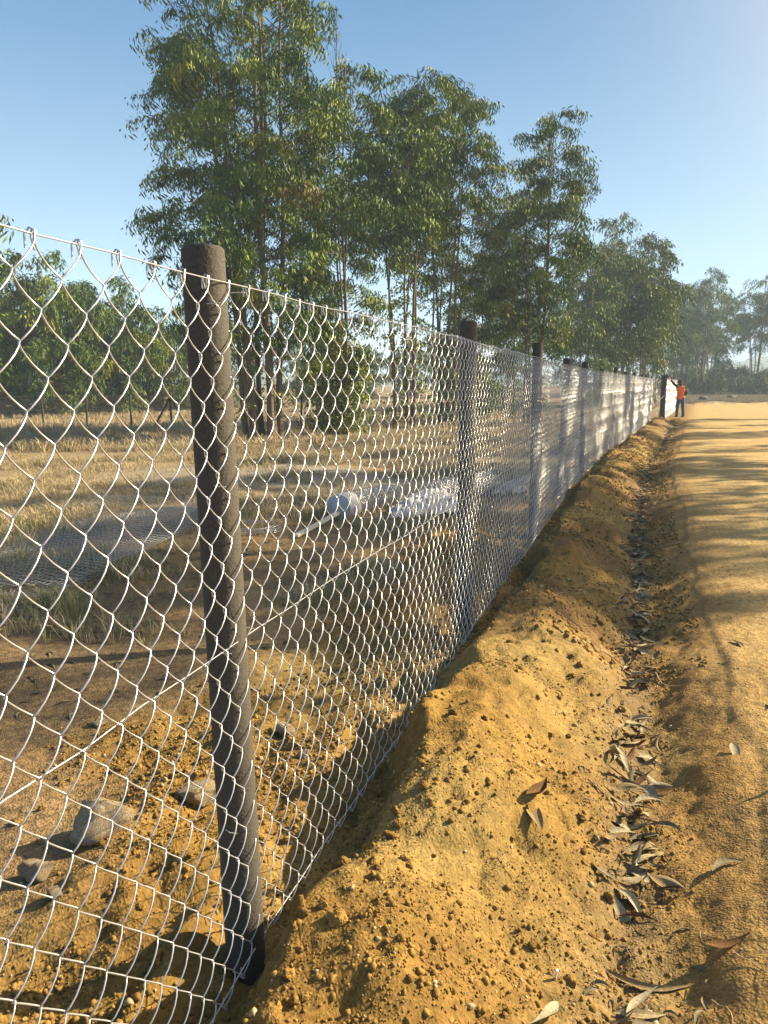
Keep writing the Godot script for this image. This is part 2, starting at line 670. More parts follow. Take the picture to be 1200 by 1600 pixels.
func leaf_colour(r: RandomNumberGenerator, warm: float) -> Color:
	var k := r.randf()
	var c: Vector3
	if k < 0.45:
		c = Vector3(0.048, 0.088, 0.022)
	elif k < 0.78 - 0.2 * warm:
		c = Vector3(0.105, 0.165, 0.028)
	elif k < 0.97 - 0.06 * warm:
		c = Vector3(0.23, 0.26, 0.03)
	elif k < 0.992:
		c = Vector3(0.30, 0.25, 0.03)
	else:
		c = Vector3(0.22, 0.10, 0.04)
	c = Vector3(c.x * 0.93, c.y * 1.03, c.z * 0.85) * r.randf_range(0.6, 1.1)
	return Color(c.x, c.y, c.z)


# opts: stems, spread, lo (where the crown starts), wide (branch length), dens, far, warm, low (low shoots), lean (x,z)
func tree(label: String, at: Vector3, h: float, seed_: int, o: Dictionary, group: String):
	var r := RandomNumberGenerator.new()
	r.seed = seed_
	var root := base("eucalyptus_tree", at, label, "tree", group)
	var stems: int = o.get("stems", 5)
	var spread: float = o.get("spread", 1.4)
	var lo: float = o.get("lo", 0.3)
	var wide: float = o.get("wide", 1.3)
	var dens: float = o.get("dens", 1.0)
	var warm: float = o.get("warm", 0.3)
	var low: float = o.get("low", 0.0)
	var far: bool = o.get("far", false)
	var lean: Vector3 = o.get("lean", Vector3.ZERO)
	var thick: float = o.get("thick", 1.0)
	var xs := []
	var cs := []
	var xs2 := []
	var cs2 := []
	var twigs := MB.new()
	for i in stems:
		var a := TAU * (i + r.randf() * 0.7) / stems
		var dir := Vector3(cos(a), 0, sin(a))
		var sh: float = h * (1.0 if i == 0 else r.randf_range(0.68, 0.98))
		var b0 := dir * r.randf_range(0.12, 0.42) * minf(spread, 1.3)
		var b1: Vector3 = dir * spread * (0.25 if i == 0 else r.randf_range(0.5, 1.0)) + lean
		var pts := PackedVector3Array()
		var rad := PackedFloat32Array()
		var nseg := 10
		var ph := r.randf() * 6.0
		for k in nseg + 1:
			var u := float(k) / nseg
			var wob := Vector3(sin(u * 7.0 + ph), 0, cos(u * 6.0 + ph * 1.7)) * 0.09 * sin(PI * u)
			pts.append(b0.lerp(b1, 0.65 * u + 0.35 * u * u) + wob + Vector3(0, -0.15 + (sh + 0.15) * u, 0))
			rad.append(thick * (0.052 * sh / 10.0 * (1.0 - 0.88 * u) + 0.005) * (1.35 if k == 0 else 1.0))
		var mb := MB.new()
		mb.tube(pts, rad, 4 if far else 7, false)
		part("trunk", mb.mesh(M.bark), root)
		var nb := int(sh * 1.75 * dens)
		for b in nb:
			var u: float = lo + (0.99 - lo) * pow((b + r.randf()) / nb, 0.85)
			var fi := minf(u * nseg, nseg - 0.001)
			var k := int(fi)
			var s0: Vector3 = pts[k].lerp(pts[k + 1], fi - k)
			var ba := r.randf() * TAU
			if r.randf() < 0.6 and i > 0:
				ba = a + r.randf_range(-1.1, 1.1)
			var v := (u - lo) / (1.0 - lo)
			var bl := wide * (0.35 + 1.0 * sin(PI * clampf(0.18 + 0.74 * v, 0.0, 1.0))) * r.randf_range(0.55, 1.25)
			var bd := Vector3(cos(ba), 0, sin(ba))
			var bp := PackedVector3Array()
			var br := PackedFloat32Array()
			var rise := r.randf_range(0.35, 0.95)
			for q in 5:
				var w := q / 4.0
				bp.append(s0 + bd * bl * w + Vector3(0, bl * (rise * w - 0.55 * w * w), 0))
				br.append(thick * (0.012 * (1.0 - 0.8 * w) + 0.002))
			twigs.tube(bp, br, 3, false)
			var ns := int(round(r.randf_range(5.0, 12.5) * (0.45 + 0.6 * bl / wide)))
			var tint := leaf_colour(r, warm)
			for q in ns:
				var w := 0.42 + 0.62 * (q + r.randf()) / ns
				var fq := minf(w, 0.999) * 4.0
				var e: Vector3 = bp[int(fq)].lerp(bp[int(fq) + 1], fq - int(fq))
				e += Vector3(r.randf_range(-0.13, 0.13), r.randf_range(-0.16, 0.12), r.randf_range(-0.13, 0.13)) * wide
				var yaw := -ba + r.randf_range(-1.2, 1.2)
				var bs := Basis(Vector3.UP, yaw) * Basis(Vector3(0, 0, 1), r.randf_range(-0.4, 0.3))
				xs.append(Transform3D(bs.scaled(Vector3.ONE * r.randf_range(0.8, 1.25)), e))
				var c := leaf_colour(r, warm)
				cs.append(tint.lerp(c, 0.4))
		for q in 7:
			xs.append(Transform3D(Basis(Vector3.UP, r.randf() * TAU).scaled(Vector3.ONE * r.randf_range(0.6, 0.95)), pts[nseg] + Vector3(r.randf_range(-0.15, 0.15), r.randf_range(-0.7, 0.05), r.randf_range(-0.15, 0.15))))
			cs.append(leaf_colour(r, warm))
		# leafy low shoots with rounder leaves
		var nl := int(low * 60)
		for q in nl:
			var u := r.randf_range(0.03, lo + 0.12)
			var fi := minf(u * nseg, nseg - 0.001)
			var s0: Vector3 = pts[int(fi)].lerp(pts[int(fi) + 1], fi - int(fi))
			var aa := r.randf() * TAU
			var rr := r.randf_range(0.05, 0.55)
			xs2.append(Transform3D(Basis(Vector3.UP, aa).scaled(Vector3.ONE * r.randf_range(0.7, 1.2)), s0 + Vector3(cos(aa) * rr, r.randf_range(-0.1, 0.3), sin(aa) * rr)))
			var k := r.randf()
			var cc := Vector3(0.08, 0.135, 0.03).lerp(Vector3(0.26, 0.27, 0.03), k * k) * r.randf_range(0.8, 1.2)
			cs2.append(Color(cc.x, cc.y, cc.z))
	part("branches", twigs.mesh(M.bark), root)
	if o.has("bare"):
		var bt := MB.new()
		var tip: Vector3 = o.bare
		for q in 16:
			var u := q / 15.0
			var s0 := tip + Vector3(0, -1.1 + 1.9 * u, 0)
			var a := r.randf() * TAU
			var l := (0.75 - 0.45 * u) * r.randf_range(0.6, 1.1)
			var e := s0 + Vector3(cos(a) * l * 0.35, l, sin(a) * l * 0.35)
			bt.tube(PackedVector3Array([s0, s0.lerp(e, 0.5) + Vector3(cos(a), 0, sin(a)) * 0.06, e]), PackedFloat32Array([0.009, 0.006, 0.002]), 3, false)
		bt.tube(PackedVector3Array([tip + Vector3(0, -2.0, 0), tip, tip + Vector3(0.03, 1.1, 0)]), PackedFloat32Array([0.022, 0.014, 0.004]), 5, false)
		part("bare_twigs", bt.mesh(M.bark), root)
	multi("crown", sprigs.far if far else sprigs.near, xs, cs, root)
	if xs2.size() > 0:
		multi("low_shoots", sprigs.round, xs2, cs2, root)


func bush(label: String, at: Vector3, size: Vector3, seed_: int, n: int, group: String, dark := 1.0):
	var r := RandomNumberGenerator.new()
	r.seed = seed_
	var root := base("bush", at, label, "bush", group)
	var mb := MB.new()
	var xs := []
	var cs := []
	for i in 9:
		var a := r.randf() * TAU
		var e := Vector3(cos(a) * size.x * r.randf_range(0.1, 0.42), size.y * r.randf_range(0.5, 0.9), sin(a) * size.z * r.randf_range(0.1, 0.42))
		mb.tube(PackedVector3Array([Vector3(e.x * 0.1, -0.1, e.z * 0.1), e * 0.5 + Vector3(0, 0.1, 0), e]), PackedFloat32Array([0.05, 0.035, 0.01]), 4, false)
	part("stems", mb.mesh(M.bark), root)
	# clumps of foliage of unequal size
	var cl := []
	for i in 14:
		var a := r.randf() * TAU
		var q := sqrt(r.randf())
		cl.append([Vector3(cos(a) * size.x * 0.42 * q, size.y * r.randf_range(0.25, 0.92 - 0.35 * q), sin(a) * size.z * 0.42 * q), r.randf_range(0.14, 0.30)])
	for i in n:
		var c: Array = cl[r.randi() % cl.size()]
		var d: Vector3 = Vector3(r.randfn(), r.randfn(), r.randfn()) * c[1] * 0.55
		var p: Vector3 = c[0] + d * Vector3(size.x, size.y, size.z) * 0.7
		p.y = maxf(p.y, 0.1)
		xs.append(Transform3D(Basis(Vector3.UP, r.randf() * TAU).scaled(Vector3.ONE * r.randf_range(0.8, 1.4)), p))
		var lc := leaf_colour(r, 0.1)
		cs.append(Color(lc.r * dark, lc.g * dark, lc.b * dark))
	multi("foliage", sprigs.far, xs, cs, root)


func build_trees():
	sprigs.near = sprig_mesh(1, 26, 0.19, 0.036, 0.6, 1.15)
	sprigs.far = sprig_mesh(2, 17, 0.27, 0.060, 0.8, 1.0)
	sprigs.round = sprig_mesh(3, 18, 0.10, 0.062, 0.5, 0.5)
	var g := "eucalyptus clumps behind the fence"
	tree("tallest many-stemmed eucalyptus, its top cut by the picture edge", G(-3.35, 21.6), 13.6, 11, {"stems": 9, "spread": 1.5, "lo": 0.22, "wide": 1.35, "dens": 1.4, "low": 0.15, "lean": Vector3(-0.5, 0, 0), "thick": 1.35}, g)
	tree("eucalyptus with bare twig tip, right beside the tallest clump", G(-1.35, 22.8), 10.2, 12, {"stems": 6, "spread": 1.0, "lo": 0.2, "wide": 0.95, "dens": 1.0, "low": 1.3, "warm": 0.6, "lean": Vector3(0.1, 0, 0), "bare": Vector3(0.05, 10.4, 0)}, g)
	tree("open-stemmed eucalyptus with narrow crown just behind the second post", G(0.75, 25.6), 11.0, 13, {"stems": 6, "spread": 1.1, "lo": 0.62, "wide": 0.95, "dens": 1.15, "low": 0.6, "warm": 0.7}, g)
	tree("eucalyptus with slanting stems and yellowish crown above the second post", G(2.2, 28.0), 11.4, 14, {"stems": 6, "spread": 1.5, "lo": 0.58, "wide": 1.05, "dens": 1.2, "low": 0.7, "warm": 0.9, "lean": Vector3(0.2, 0, 0)}, g)
	tree("low yellow-green eucalyptus between the second and third posts", G(3.7, 32.5), 7.2, 15, {"stems": 6, "spread": 1.3, "lo": 0.2, "wide": 1.0, "dens": 0.9, "low": 1.3, "warm": 1.0}, g)
	tree("slim pointed eucalyptus rising behind the third post", G(5.75, 30.0), 11.2, 16, {"stems": 6, "spread": 1.0, "lo": 0.3, "wide": 1.1, "dens": 1.4, "low": 0.4, "warm": 0.5, "lean": Vector3(0.1, 0, 0)}, g)
	tree("thin grey-green eucalyptus in the gap behind the slim pointed one", G(6.4, 40.0), 7.5, 17, {"stems": 5, "spread": 1.2, "lo": 0.3, "wide": 1.0, "dens": 0.8, "low": 0.5}, g)
	var g2 := "eucalyptus grove behind the far end of the fence"
	var gl := ["leftmost", "second", "middle", "fourth", "rightmost"]
	for i in 5:
		var d: float = [46.0, 50.0, 53.0, 50.0, 56.0][i]
		var px: float = [905.0, 932.0, 962.0, 985.0, 1010.0][i]
		tree(gl[i] + " eucalyptus of the grove behind the far end of the fence", G((px - 600.0) / 1208.0 * d * 1.0, d), [8.6, 11.4, 12.2, 10.6, 11.0][i], 30 + i, {"stems": 6, "spread": 1.5, "lo": 0.33, "wide": 1.25, "dens": 0.95, "low": 0.5, "warm": 0.6, "far": true, "thick": 1.2}, g2)
	var g3 := "hazy tall trees across the far field"
	var fl := ["leftmost hazy tall tree beyond the worker", "second hazy tall tree beyond the worker", "third hazy tall tree beyond the worker", "rightmost of the hazy tall trees behind the worker", "hazy eucalyptus at the picture's right edge", "hazy eucalyptus cut by the picture's right edge"]
	for i in 6:
		var d: float = [82.0, 88.0, 84.0, 92.0, 92.0, 96.0][i]
		var px: float = [1042.0, 1062.0, 1085.0, 1104.0, 1170.0, 1203.0][i]
		tree(fl[i], G((px - 600.0) / 1208.0 * d, d), [9.0, 11.5, 13.2, 10.5, 13.2, 12.6][i], 50 + i, {"stems": 6, "spread": 2.0, "lo": 0.35 if i < 4 else 0.5, "wide": 1.7, "dens": 0.9, "low": 0.2, "far": true, "thick": 1.6}, g3)
	for i in 9:
		var d := 92.0 + 7.0 * sin(i * 2.3)
		var px: float = 1050.0 + 24.0 * i
		bush(["first", "second", "third", "fourth", "fifth", "sixth", "seventh", "eighth", "ninth"][i] + " dark bush from the worker along the far tree line", G((px - 600.0) / 1208.0 * d, d), Vector3(4.6, [3.0, 4.2, 3.2, 4.6, 3.4, 3.0, 4.4, 5.0, 4.2][i], 3.5), 70 + i, 420, "dark bushes along the far field", 0.75)
	# grove at the back left
	var g4 := "low eucalyptus grove across the left field"
	var pxs := [-60.0, -15.0, 40.0, 95.0, 140.0, 190.0, 235.0, 290.0, 345.0, 480.0, 570.0, 640.0, 705.0]
	for i in pxs.size():
		var d: float = [40.0, 44.0, 38.0, 36.5, 42.0, 39.0, 45.0, 44.0, 50.0, 60.0, 72.0, 78.0, 75.0][i]
		var hh: float = [7.5, 6.8, 6.4, 7.4, 6.7, 6.4, 5.6, 5.6, 6.0, 6.0, 5.0, 5.4, 5.0][i]
		var nm: String = ["first", "second", "third", "fourth", "fifth", "sixth", "seventh", "eighth", "ninth", "tenth", "eleventh", "twelfth", "thirteenth"][i]
		tree(nm + " tree, counted from the left, of the low grove behind the thin posts", G((pxs[i] - 600.0) / 1208.0 * d, d), hh, 90 + i, {"stems": 7, "spread": 1.8, "lo": 0.16, "wide": 1.2, "dens": 1.1, "low": 0.6, "far": true, "warm": 0.25}, g4)
	tree("drooping eucalyptus branch end at the upper left picture edge", G(-10.1, 16.0), 7.6, 130, {"stems": 5, "spread": 1.3, "lo": 0.3, "wide": 1.15, "dens": 1.2}, g)
	# row across the road, outside the picture: its shadows cross the road and the fence
	var g5 := "roadside eucalyptus row whose shadows cross the road"
	var row := [[7.6, 12.2, 7.4], [10.6, 13.4, 14.5], [11.8, 12.2, 13.5], [13.4, 13.0, 15.0], [16.4, 12.6, 14.5], [18.3, 13.8, 15.0], [22.0, 12.8, 14.5], [26.5, 13.2, 15.0], [31.0, 12.8, 14.0], [36.0, 13.6, 15.0]]
	for i in row.size():
		var d: float = row[i][0]
		tree("roadside eucalyptus number %d from the near end, across the road" % (i + 1), P(row[i][1], d), row[i][2], 150 + i, {"stems": 2 + i % 2, "spread": 0.7, "lo": 0.52, "wide": 0.7, "dens": [0.5, 0.5, 0.9, 0.5, 0.55, 0.7, 0.5, 0.6, 0.5, 0.5][i], "far": true}, g5)


func tuft_mesh(seed_: int, blades: int, h: float, w: float) -> ArrayMesh:
	var r := RandomNumberGenerator.new()
	r.seed = seed_
	var mb := MB.new()
	for i in blades:
		var a := r.randf() * TAU
		var d := Vector3(cos(a), 0, sin(a))
		var b := d * r.randf() * h * 0.35
		var hh := h * r.randf_range(0.5, 1.2)
		var out := d * hh * r.randf_range(0.15, 0.9)
		var s := Vector3(-d.z, 0, d.x).rotated(Vector3.UP, r.randf_range(-1, 1)) * w
		var p0 := b
		var p1 := b + out * 0.4 + Vector3(0, hh * 0.65, 0)
		var p2 := b + out + Vector3(0, hh * r.randf_range(0.6, 1.0), 0)
		mb.quad(p0 - s, p1 - s * 0.7, p1 + s * 0.7, p0 + s)
		mb.tri(p1 - s * 0.7, p2, p1 + s * 0.7)
	return mb.mesh(M.grass)


func build_grass():
	var r := RandomNumberGenerator.new()
	r.seed = 77
	var near := tuft_mesh(5, 16, 0.10, 0.0016)
	var big := tuft_mesh(6, 18, 0.22, 0.006)
	var xs := []
	var cs := []
	var xs2 := []
	var cs2 := []
	# near and middle field
	var tries := 0
	while xs.size() < 26000 and tries < 90000:
		tries += 1
		var d := 4.2 + 21.0 * pow(r.randf(), 0.8)
		var x := r.randf_range(-0.62, 0.5) * d
		var t := t_of(x, d)
		if t > -0.5 or loose_soil(t, d) > 0.2:
			continue
		var dn := n_low.get_noise_2d(t * 1.5 + 60.0, d * 1.5)
		var keep := 0.45 + 1.2 * dn
		if d < 7.5:
			keep = 0.1 + 1.2 * dn
		var gd := absf(d - 12.2 + 0.32 * (t + 4.0))
		if gd < 1.3 and t > -8.0:
			keep *= 0.25
		if r.randf() > keep:
			continue
		var s := r.randf_range(0.5, 1.25) * (1.0 + 0.7 * maxf(dn, 0.0))
		xs.append(Transform3D(Basis(Vector3.UP, r.randf() * TAU).scaled(Vector3(s * 1.2, s, s * 1.2)), P(t, d, -0.005)))
		var c := Vector3(0.46, 0.37, 0.22).lerp(Vector3(0.30, 0.235, 0.125), r.randf())
		if r.randf() < (0.35 if d < 8.0 else 0.1):
			c = Vector3(0.17, 0.18, 0.06)
		cs.append(Color(c.x, c.y, c.z))
	for i in 15000:
		var d := 17.0 + 45.0 * r.randf()
		var x := r.randf_range(-0.6, 0.5) * d
		var t := t_of(x, d)
		if t > -0.6:
			continue
		var dn := n_low.get_noise_2d(t * 0.5 + 60.0, d * 0.5)
		if r.randf() > 0.5 + 1.2 * dn:
			continue
		var s := r.randf_range(0.6, 1.5)
		xs2.append(Transform3D(Basis(Vector3.UP, r.randf() * TAU).scaled(Vector3.ONE * s), P(t, d, -0.01)))
		var c := Vector3(0.45, 0.36, 0.215).lerp(Vector3(0.31, 0.245, 0.13), r.randf())
		cs2.append(Color(c.x, c.y, c.z))
	for i in 9000:
		var d := 59.5 + 45.0 * r.randf()
		var x := (0.36 + 0.2 * r.randf()) * d
		var t := t_of(x, d)
		var s := r.randf_range(0.6, 1.4)
		xs2.append(Transform3D(Basis(Vector3.UP, r.randf() * TAU).scaled(Vector3.ONE * s), P(t, d, -0.01)))
		var c := Vector3(0.33, 0.26, 0.16).lerp(Vector3(0.25, 0.19, 0.11), r.randf())
		cs2.append(Color(c.x, c.y, c.z))
	var o := multi("dry_grass", near, xs, cs, self)
	tag(o, "short dry straw-coloured grass covering the left field", "grass", "", "stuff")
	var o2 := multi("tall_dry_grass", big, xs2, cs2, self)
	tag(o2, "taller dry grass of the distant fields", "grass", "", "stuff")
	# a green tuft by the unrolled net
	var tf := tuft_mesh(8, 60, 0.30, 0.0022)
	var ml := M.grass.duplicate() as StandardMaterial3D
	ml.vertex_color_use_as_albedo = false
	ml.albedo_color = lin(0.20, 0.19, 0.07)
	tf.surface_set_material(0, ml)
	thing("grass_tuft", tf, Transform3D(Basis(), G(-1.95, 4.75, -0.02)), "greenish grass tuft at the near edge of the unrolled net", "grass")


# ---------------------------------------------------------------- soil crumbs, stones, litter
func stone_mesh(seed_: int, sub: int, flat: float, amp: float, mat: Material) -> ArrayMesh:
	var s := SphereMesh.new()
	s.radius = 1.0
	s.height = 2.0
	s.radial_segments = sub
	s.rings = maxi(sub / 2, 3)
	var a := s.get_mesh_arrays()
	var v: PackedVector3Array = a[Mesh.ARRAY_VERTEX]
	var r := RandomNumberGenerator.new()
	r.seed = seed_
	var off := Vector3(r.randf(), r.randf(), r.randf()) * 80.0
	var planes := []
	for i in 11:
		planes.append([Vector3(r.randfn(), r.randfn(), r.randfn()).normalized(), r.randf_range(0.45, 0.8) if sub > 20 else r.randf_range(0.62, 0.9)])
	for i in v.size():
		var p := v[i]
		for q in planes:
			var e: float = p.dot(q[0]) - q[1]
			if e > 0.0:
				p -= q[0] * e * 0.85
		p *= 1.0 + amp * (n_mid.get_noise_3dv(p * 3.0 + off) + 0.5 * n_mid.get_noise_3dv(p * 9.0 + off))
		p.y *= flat
		v[i] = p
	a[Mesh.ARRAY_VERTEX] = v
	var am := ArrayMesh.new()
	var b := []
	b.resize(Mesh.ARRAY_MAX)
	b[Mesh.ARRAY_VERTEX] = v
	b[Mesh.ARRAY_INDEX] = a[Mesh.ARRAY_INDEX]
	am.add_surface_from_arrays(Mesh.PRIMITIVE_TRIANGLES, b)
	var st := SurfaceTool.new()
	st.create_from(am, 0)
	if sub < 10:
		st.deindex()
		st.set_smooth_group(-1)
	st.generate_normals()
	var out := st.commit()
	out.surface_set_material(0, mat)
	return out


func soil_tint(r: RandomNumberGenerator) -> Color:
	var c := Vector3(0.50, 0.31, 0.085).lerp(Vector3(0.34, 0.20, 0.06), r.randf())
	if r.randf() < 0.05:
		c = Vector3(0.66, 0.52, 0.30)
	return Color(c.x, c.y, c.z)


func build_soil():
	var r := RandomNumberGenerator.new()
	r.seed = 404
	var kinds := [stone_mesh(1, 7, 0.8, 0.55, M.clod), stone_mesh(2, 6, 0.7, 0.6, M.clod), stone_mesh(3, 7, 0.85, 0.5, M.clod)]
	var xs := [[], [], []]
	var cs := [[], [], []]
	for i in 260000:
		var d := 0.9 + 7.5 * pow(r.randf(), 1.9)
		var t := r.randf_range(-1.9, 2.6)
		var w := loose_soil(t, d)
		if t > 0.0:
			w = maxf(w, 0.9 * smoothstep(0.0, 0.1, t) * (1.0 - smoothstep(1.0, 1.3, t)) + 0.13 * smoothstep(1.2, 1.4, t))
		# more crumbs in patches
		w *= clampf(0.5 + 1.6 * n_low.get_noise_2d(t * 3.0 + 20.0, d * 3.0), 0.06, 1.0)
		if r.randf() > w:
			continue
		var s := 0.0021 * pow(r.randf() + 0.012, -0.46)
		if t > 1.15:
			s *= 0.65
		elif t < 0.12:
			s *= 1.35
		s = minf(s, 0.013)
		var k := r.randi() % 3
		var b := Basis(Vector3(r.randfn(), r.randfn(), r.randfn()).normalized(), r.randf() * TAU)
		xs[k].append(Transform3D(b.scaled(Vector3.ONE * s), P(t, d, s * 0.1)))
		var c := soil_tint(r)
		if t > 1.25:
			c = c.lerp(Color(0.64, 0.46, 0.20), 0.6)
		cs[k].append(c)
	for i in 16000:
		var d := 4.0 + 18.0 * pow(r.randf(), 1.3)
		var t := r.randf_range(-0.4, 1.35)
		if r.randf() > clampf(0.45 + 1.8 * n_low.get_noise_2d(t * 3.0 + 20.0, d * 2.0), 0.05, 1.0):
			continue
		var s := r.randf_range(0.005, 0.017) * (1.0 + 0.03 * d)
		var k := r.randi() % 3
		var b := Basis(Vector3(r.randfn(), r.randfn(), r.randfn()).normalized(), r.randf() * TAU)
		xs[k].append(Transform3D(b.scaled(Vector3.ONE * s), P(t, d, 0.0)))
		cs[k].append(soil_tint(r))
	for k in 3:
		var o := multi("soil_crumbs" if k == 0 else "soil_crumbs_%03d" % k, kinds[k], xs[k], cs[k], self)
		tag(o, ["small orange-brown crumbs of loose soil on the bank", "flat crumbs of loose soil strewn on the bank", "round crumbs of loose soil strewn on the bank"][k], "soil", "", "stuff")
	# larger clods one can pick out, most of them in the dug earth round the first post
	var cm := []
	for q in 6:
		var m := StandardMaterial3D.new()
		var k := 0.92 - 0.07 * q
		m.albedo_color = lin(0.50 * k, 0.30 * k, 0.085 * k)
		m.albedo_texture = M.ground.albedo_texture
		m.heightmap_enabled = true
		m.heightmap_texture = M.ground.heightmap_texture
		m.heightmap_scale = 1.2
		m.uv1_triplanar = true
		m.uv1_world_triplanar = true
		m.uv1_scale = Vector3(1.6, 1.6, 1.6)
		m.roughness = 0.95
		m.metallic_specular = 0.2
		cm.append(stone_mesh(20 + q, 20, 0.7, 0.62, m))
	for i in 150:
		var d := 1.25 + 3.6 * pow(r.randf(), 1.3)
		var t := -1.3 * r.randf() + 0.12
		var where := "among the dug earth behind the net"
		if i % 3 == 0:
			t = r.randf_range(0.06, 0.30)
			d = 1.35 + 1.6 * pow(r.randf(), 1.4)
			where = "at the foot of the net beside the bank"
		elif i % 3 == 1:
			t = r.randf_range(0.3, 0.95)
			where = "on the earth bank"
		var s := r.randf_range(0.009, 0.019) * (1.5 if i % 7 == 0 else 1.0)
		var b := Basis(Vector3(r.randfn(), r.randfn(), r.randfn()).normalized(), r.randf() * TAU)
		thing("soil_clod", cm[i % 6], Transform3D(b.scaled(Vector3.ONE * s), P(t, d, s * 0.2)), ("large" if s > 0.0185 else ("middling" if s > 0.0135 else "small")) + " crumbly orange-brown clod of earth " + where, "clod", ("large" if s > 0.0185 else ("middling" if s > 0.0135 else "small")) + " earth clods " + where)
	# stones
	var sm := StandardMaterial3D.new()
	sm.albedo_texture = ImageTexture.create_from_image(stone_image())
	sm.uv1_triplanar = true
	sm.uv1_scale = Vector3(0.8, 0.8, 0.8)
	sm.heightmap_enabled = true
	sm.heightmap_texture = M.ground.heightmap_texture
	sm.heightmap_scale = 2.0
	sm.roughness = 0.95
	var stones := [
		[-0.94, 2.36, 0.105, 0.75, "large stone with pale grey face, in the hollow behind the net"],
		[-1.06, 2.16, 0.058, 0.75, "ochre stone in front of the large grey-faced stone"],
		[-0.68, 2.60, 0.075, 0.75, "pale-topped stone half hidden behind the first post"],
		[-0.96, 2.05, 0.028, 0.8, "small ochre stone lowest beside the ochre stone"],
		[-0.10, 5.05, 0.05, 0.8, "pale stone on shaded ground between the first two posts"],
		[-0.43, 3.15, 0.045, 0.9, "yellowish clod just right of the first post"],
		[-0.33, 2.95, 0.03, 0.9, "smaller yellowish clod near the first post"],
		[-1.25, 3.2, 0.035, 0.7, "small pale stone on the sandy track"]]
	for i in stones.size():
		var q: Array = stones[i]
		thing("stone", stone_mesh(60 + i, 22, q[3], 0.22, sm), Transform3D(Basis(Vector3.UP, i * 1.3).scaled(Vector3(q[2] * 1.15, q[2], q[2] * 0.9)), G(q[0], q[1], q[2] * 0.38)), q[4], "stone")
	var bm := plain(lin(0.09, 0.075, 0.065), 0.95)
	thing("boulder", stone_mesh(90, 18, 0.75, 0.2, bm), Transform3D(Basis().scaled(Vector3(1.2, 1.0, 1.0) * 0.36), G(26.9, 66.0, 0.24)), "dark boulder in the brown field beyond the road end", "boulder")
	thing("boulder", stone_mesh(91, 18, 0.6, 0.25, bm), Transform3D(Basis().scaled(Vector3(0.5, 0.36, 0.4)), G(33.0, 74.0, 0.15)), "smaller dark lump right of the dark boulder", "boulder")
	thing("soil_clod", stone_mesh(92, 16, 0.7, 0.3, cm[0].surface_get_material(0)), Transform3D(Basis().scaled(Vector3(0.36, 0.24, 0.3)), P(1.0, 31.6, 0.05)), "big dark heap of earth at the worker's feet", "clod")


func stone_image() -> Image:
	var a := noise_image(256, 61, 0.03, FastNoiseLite.TYPE_SIMPLEX_SMOOTH, 5).get_data()
	var b := noise_image(256, 63, 0.2, FastNoiseLite.TYPE_VALUE, 2).get_data()
	var im := Image.create(256, 256, false, Image.FORMAT_RGB8)
	for y in 256:
		for x in 256:
			var i := y * 256 + x
			var k := smoothstep(0.48, 0.60, a[i] / 255.0)
			var f := 0.7 + 0.6 * b[i] / 255.0
			var c := Vector3(0.42, 0.27, 0.11).lerp(Vector3(0.44, 0.41, 0.35), k) * f
			im.set_pixel(x, y, lin(c.x, c.y, c.z))
	return im


func dead_leaf_mesh(seed_: int, length: float, width: float, mat: Material) -> ArrayMesh:
	var r := RandomNumberGenerator.new()
	r.seed = seed_
	var mb := MB.new()
	var curl := r.randf_range(-0.6, 0.9)
	var bow := r.randf_range(-0.5, 0.5)
	var cup := r.randf_range(0.15, 0.85)
	var tw := r.randf_range(-0.7, 0.7)
	var nl := 9
	var nw := 4
	var rows := []
	for i in nl + 1:
		var u := float(i) / nl
		var wd := width * 0.5 * pow(sin(PI * pow(clampf(u, 0.02, 0.985), 0.75)), 1.25) + 0.0008
		var row := []
		for j in nw + 1:
			var s := -1.0 + 2.0 * j / nw
			var ang := tw * (u - 0.5) + s * cup
			var p := Vector3((u - 0.5) * length, curl * length * (u - 0.5) * (u - 0.5), bow * length * sin(PI * u) * 0.4)
			p += Vector3(0, absf(s) * sin(absf(ang)) * wd, s * cos(ang) * wd)
			row.append(p)
		rows.append(row)
	for i in nl:
		for j in nw:
			mb.quad(rows[i][j], rows[i][j + 1], rows[i + 1][j + 1], rows[i + 1][j])
	return mb.mesh(mat)


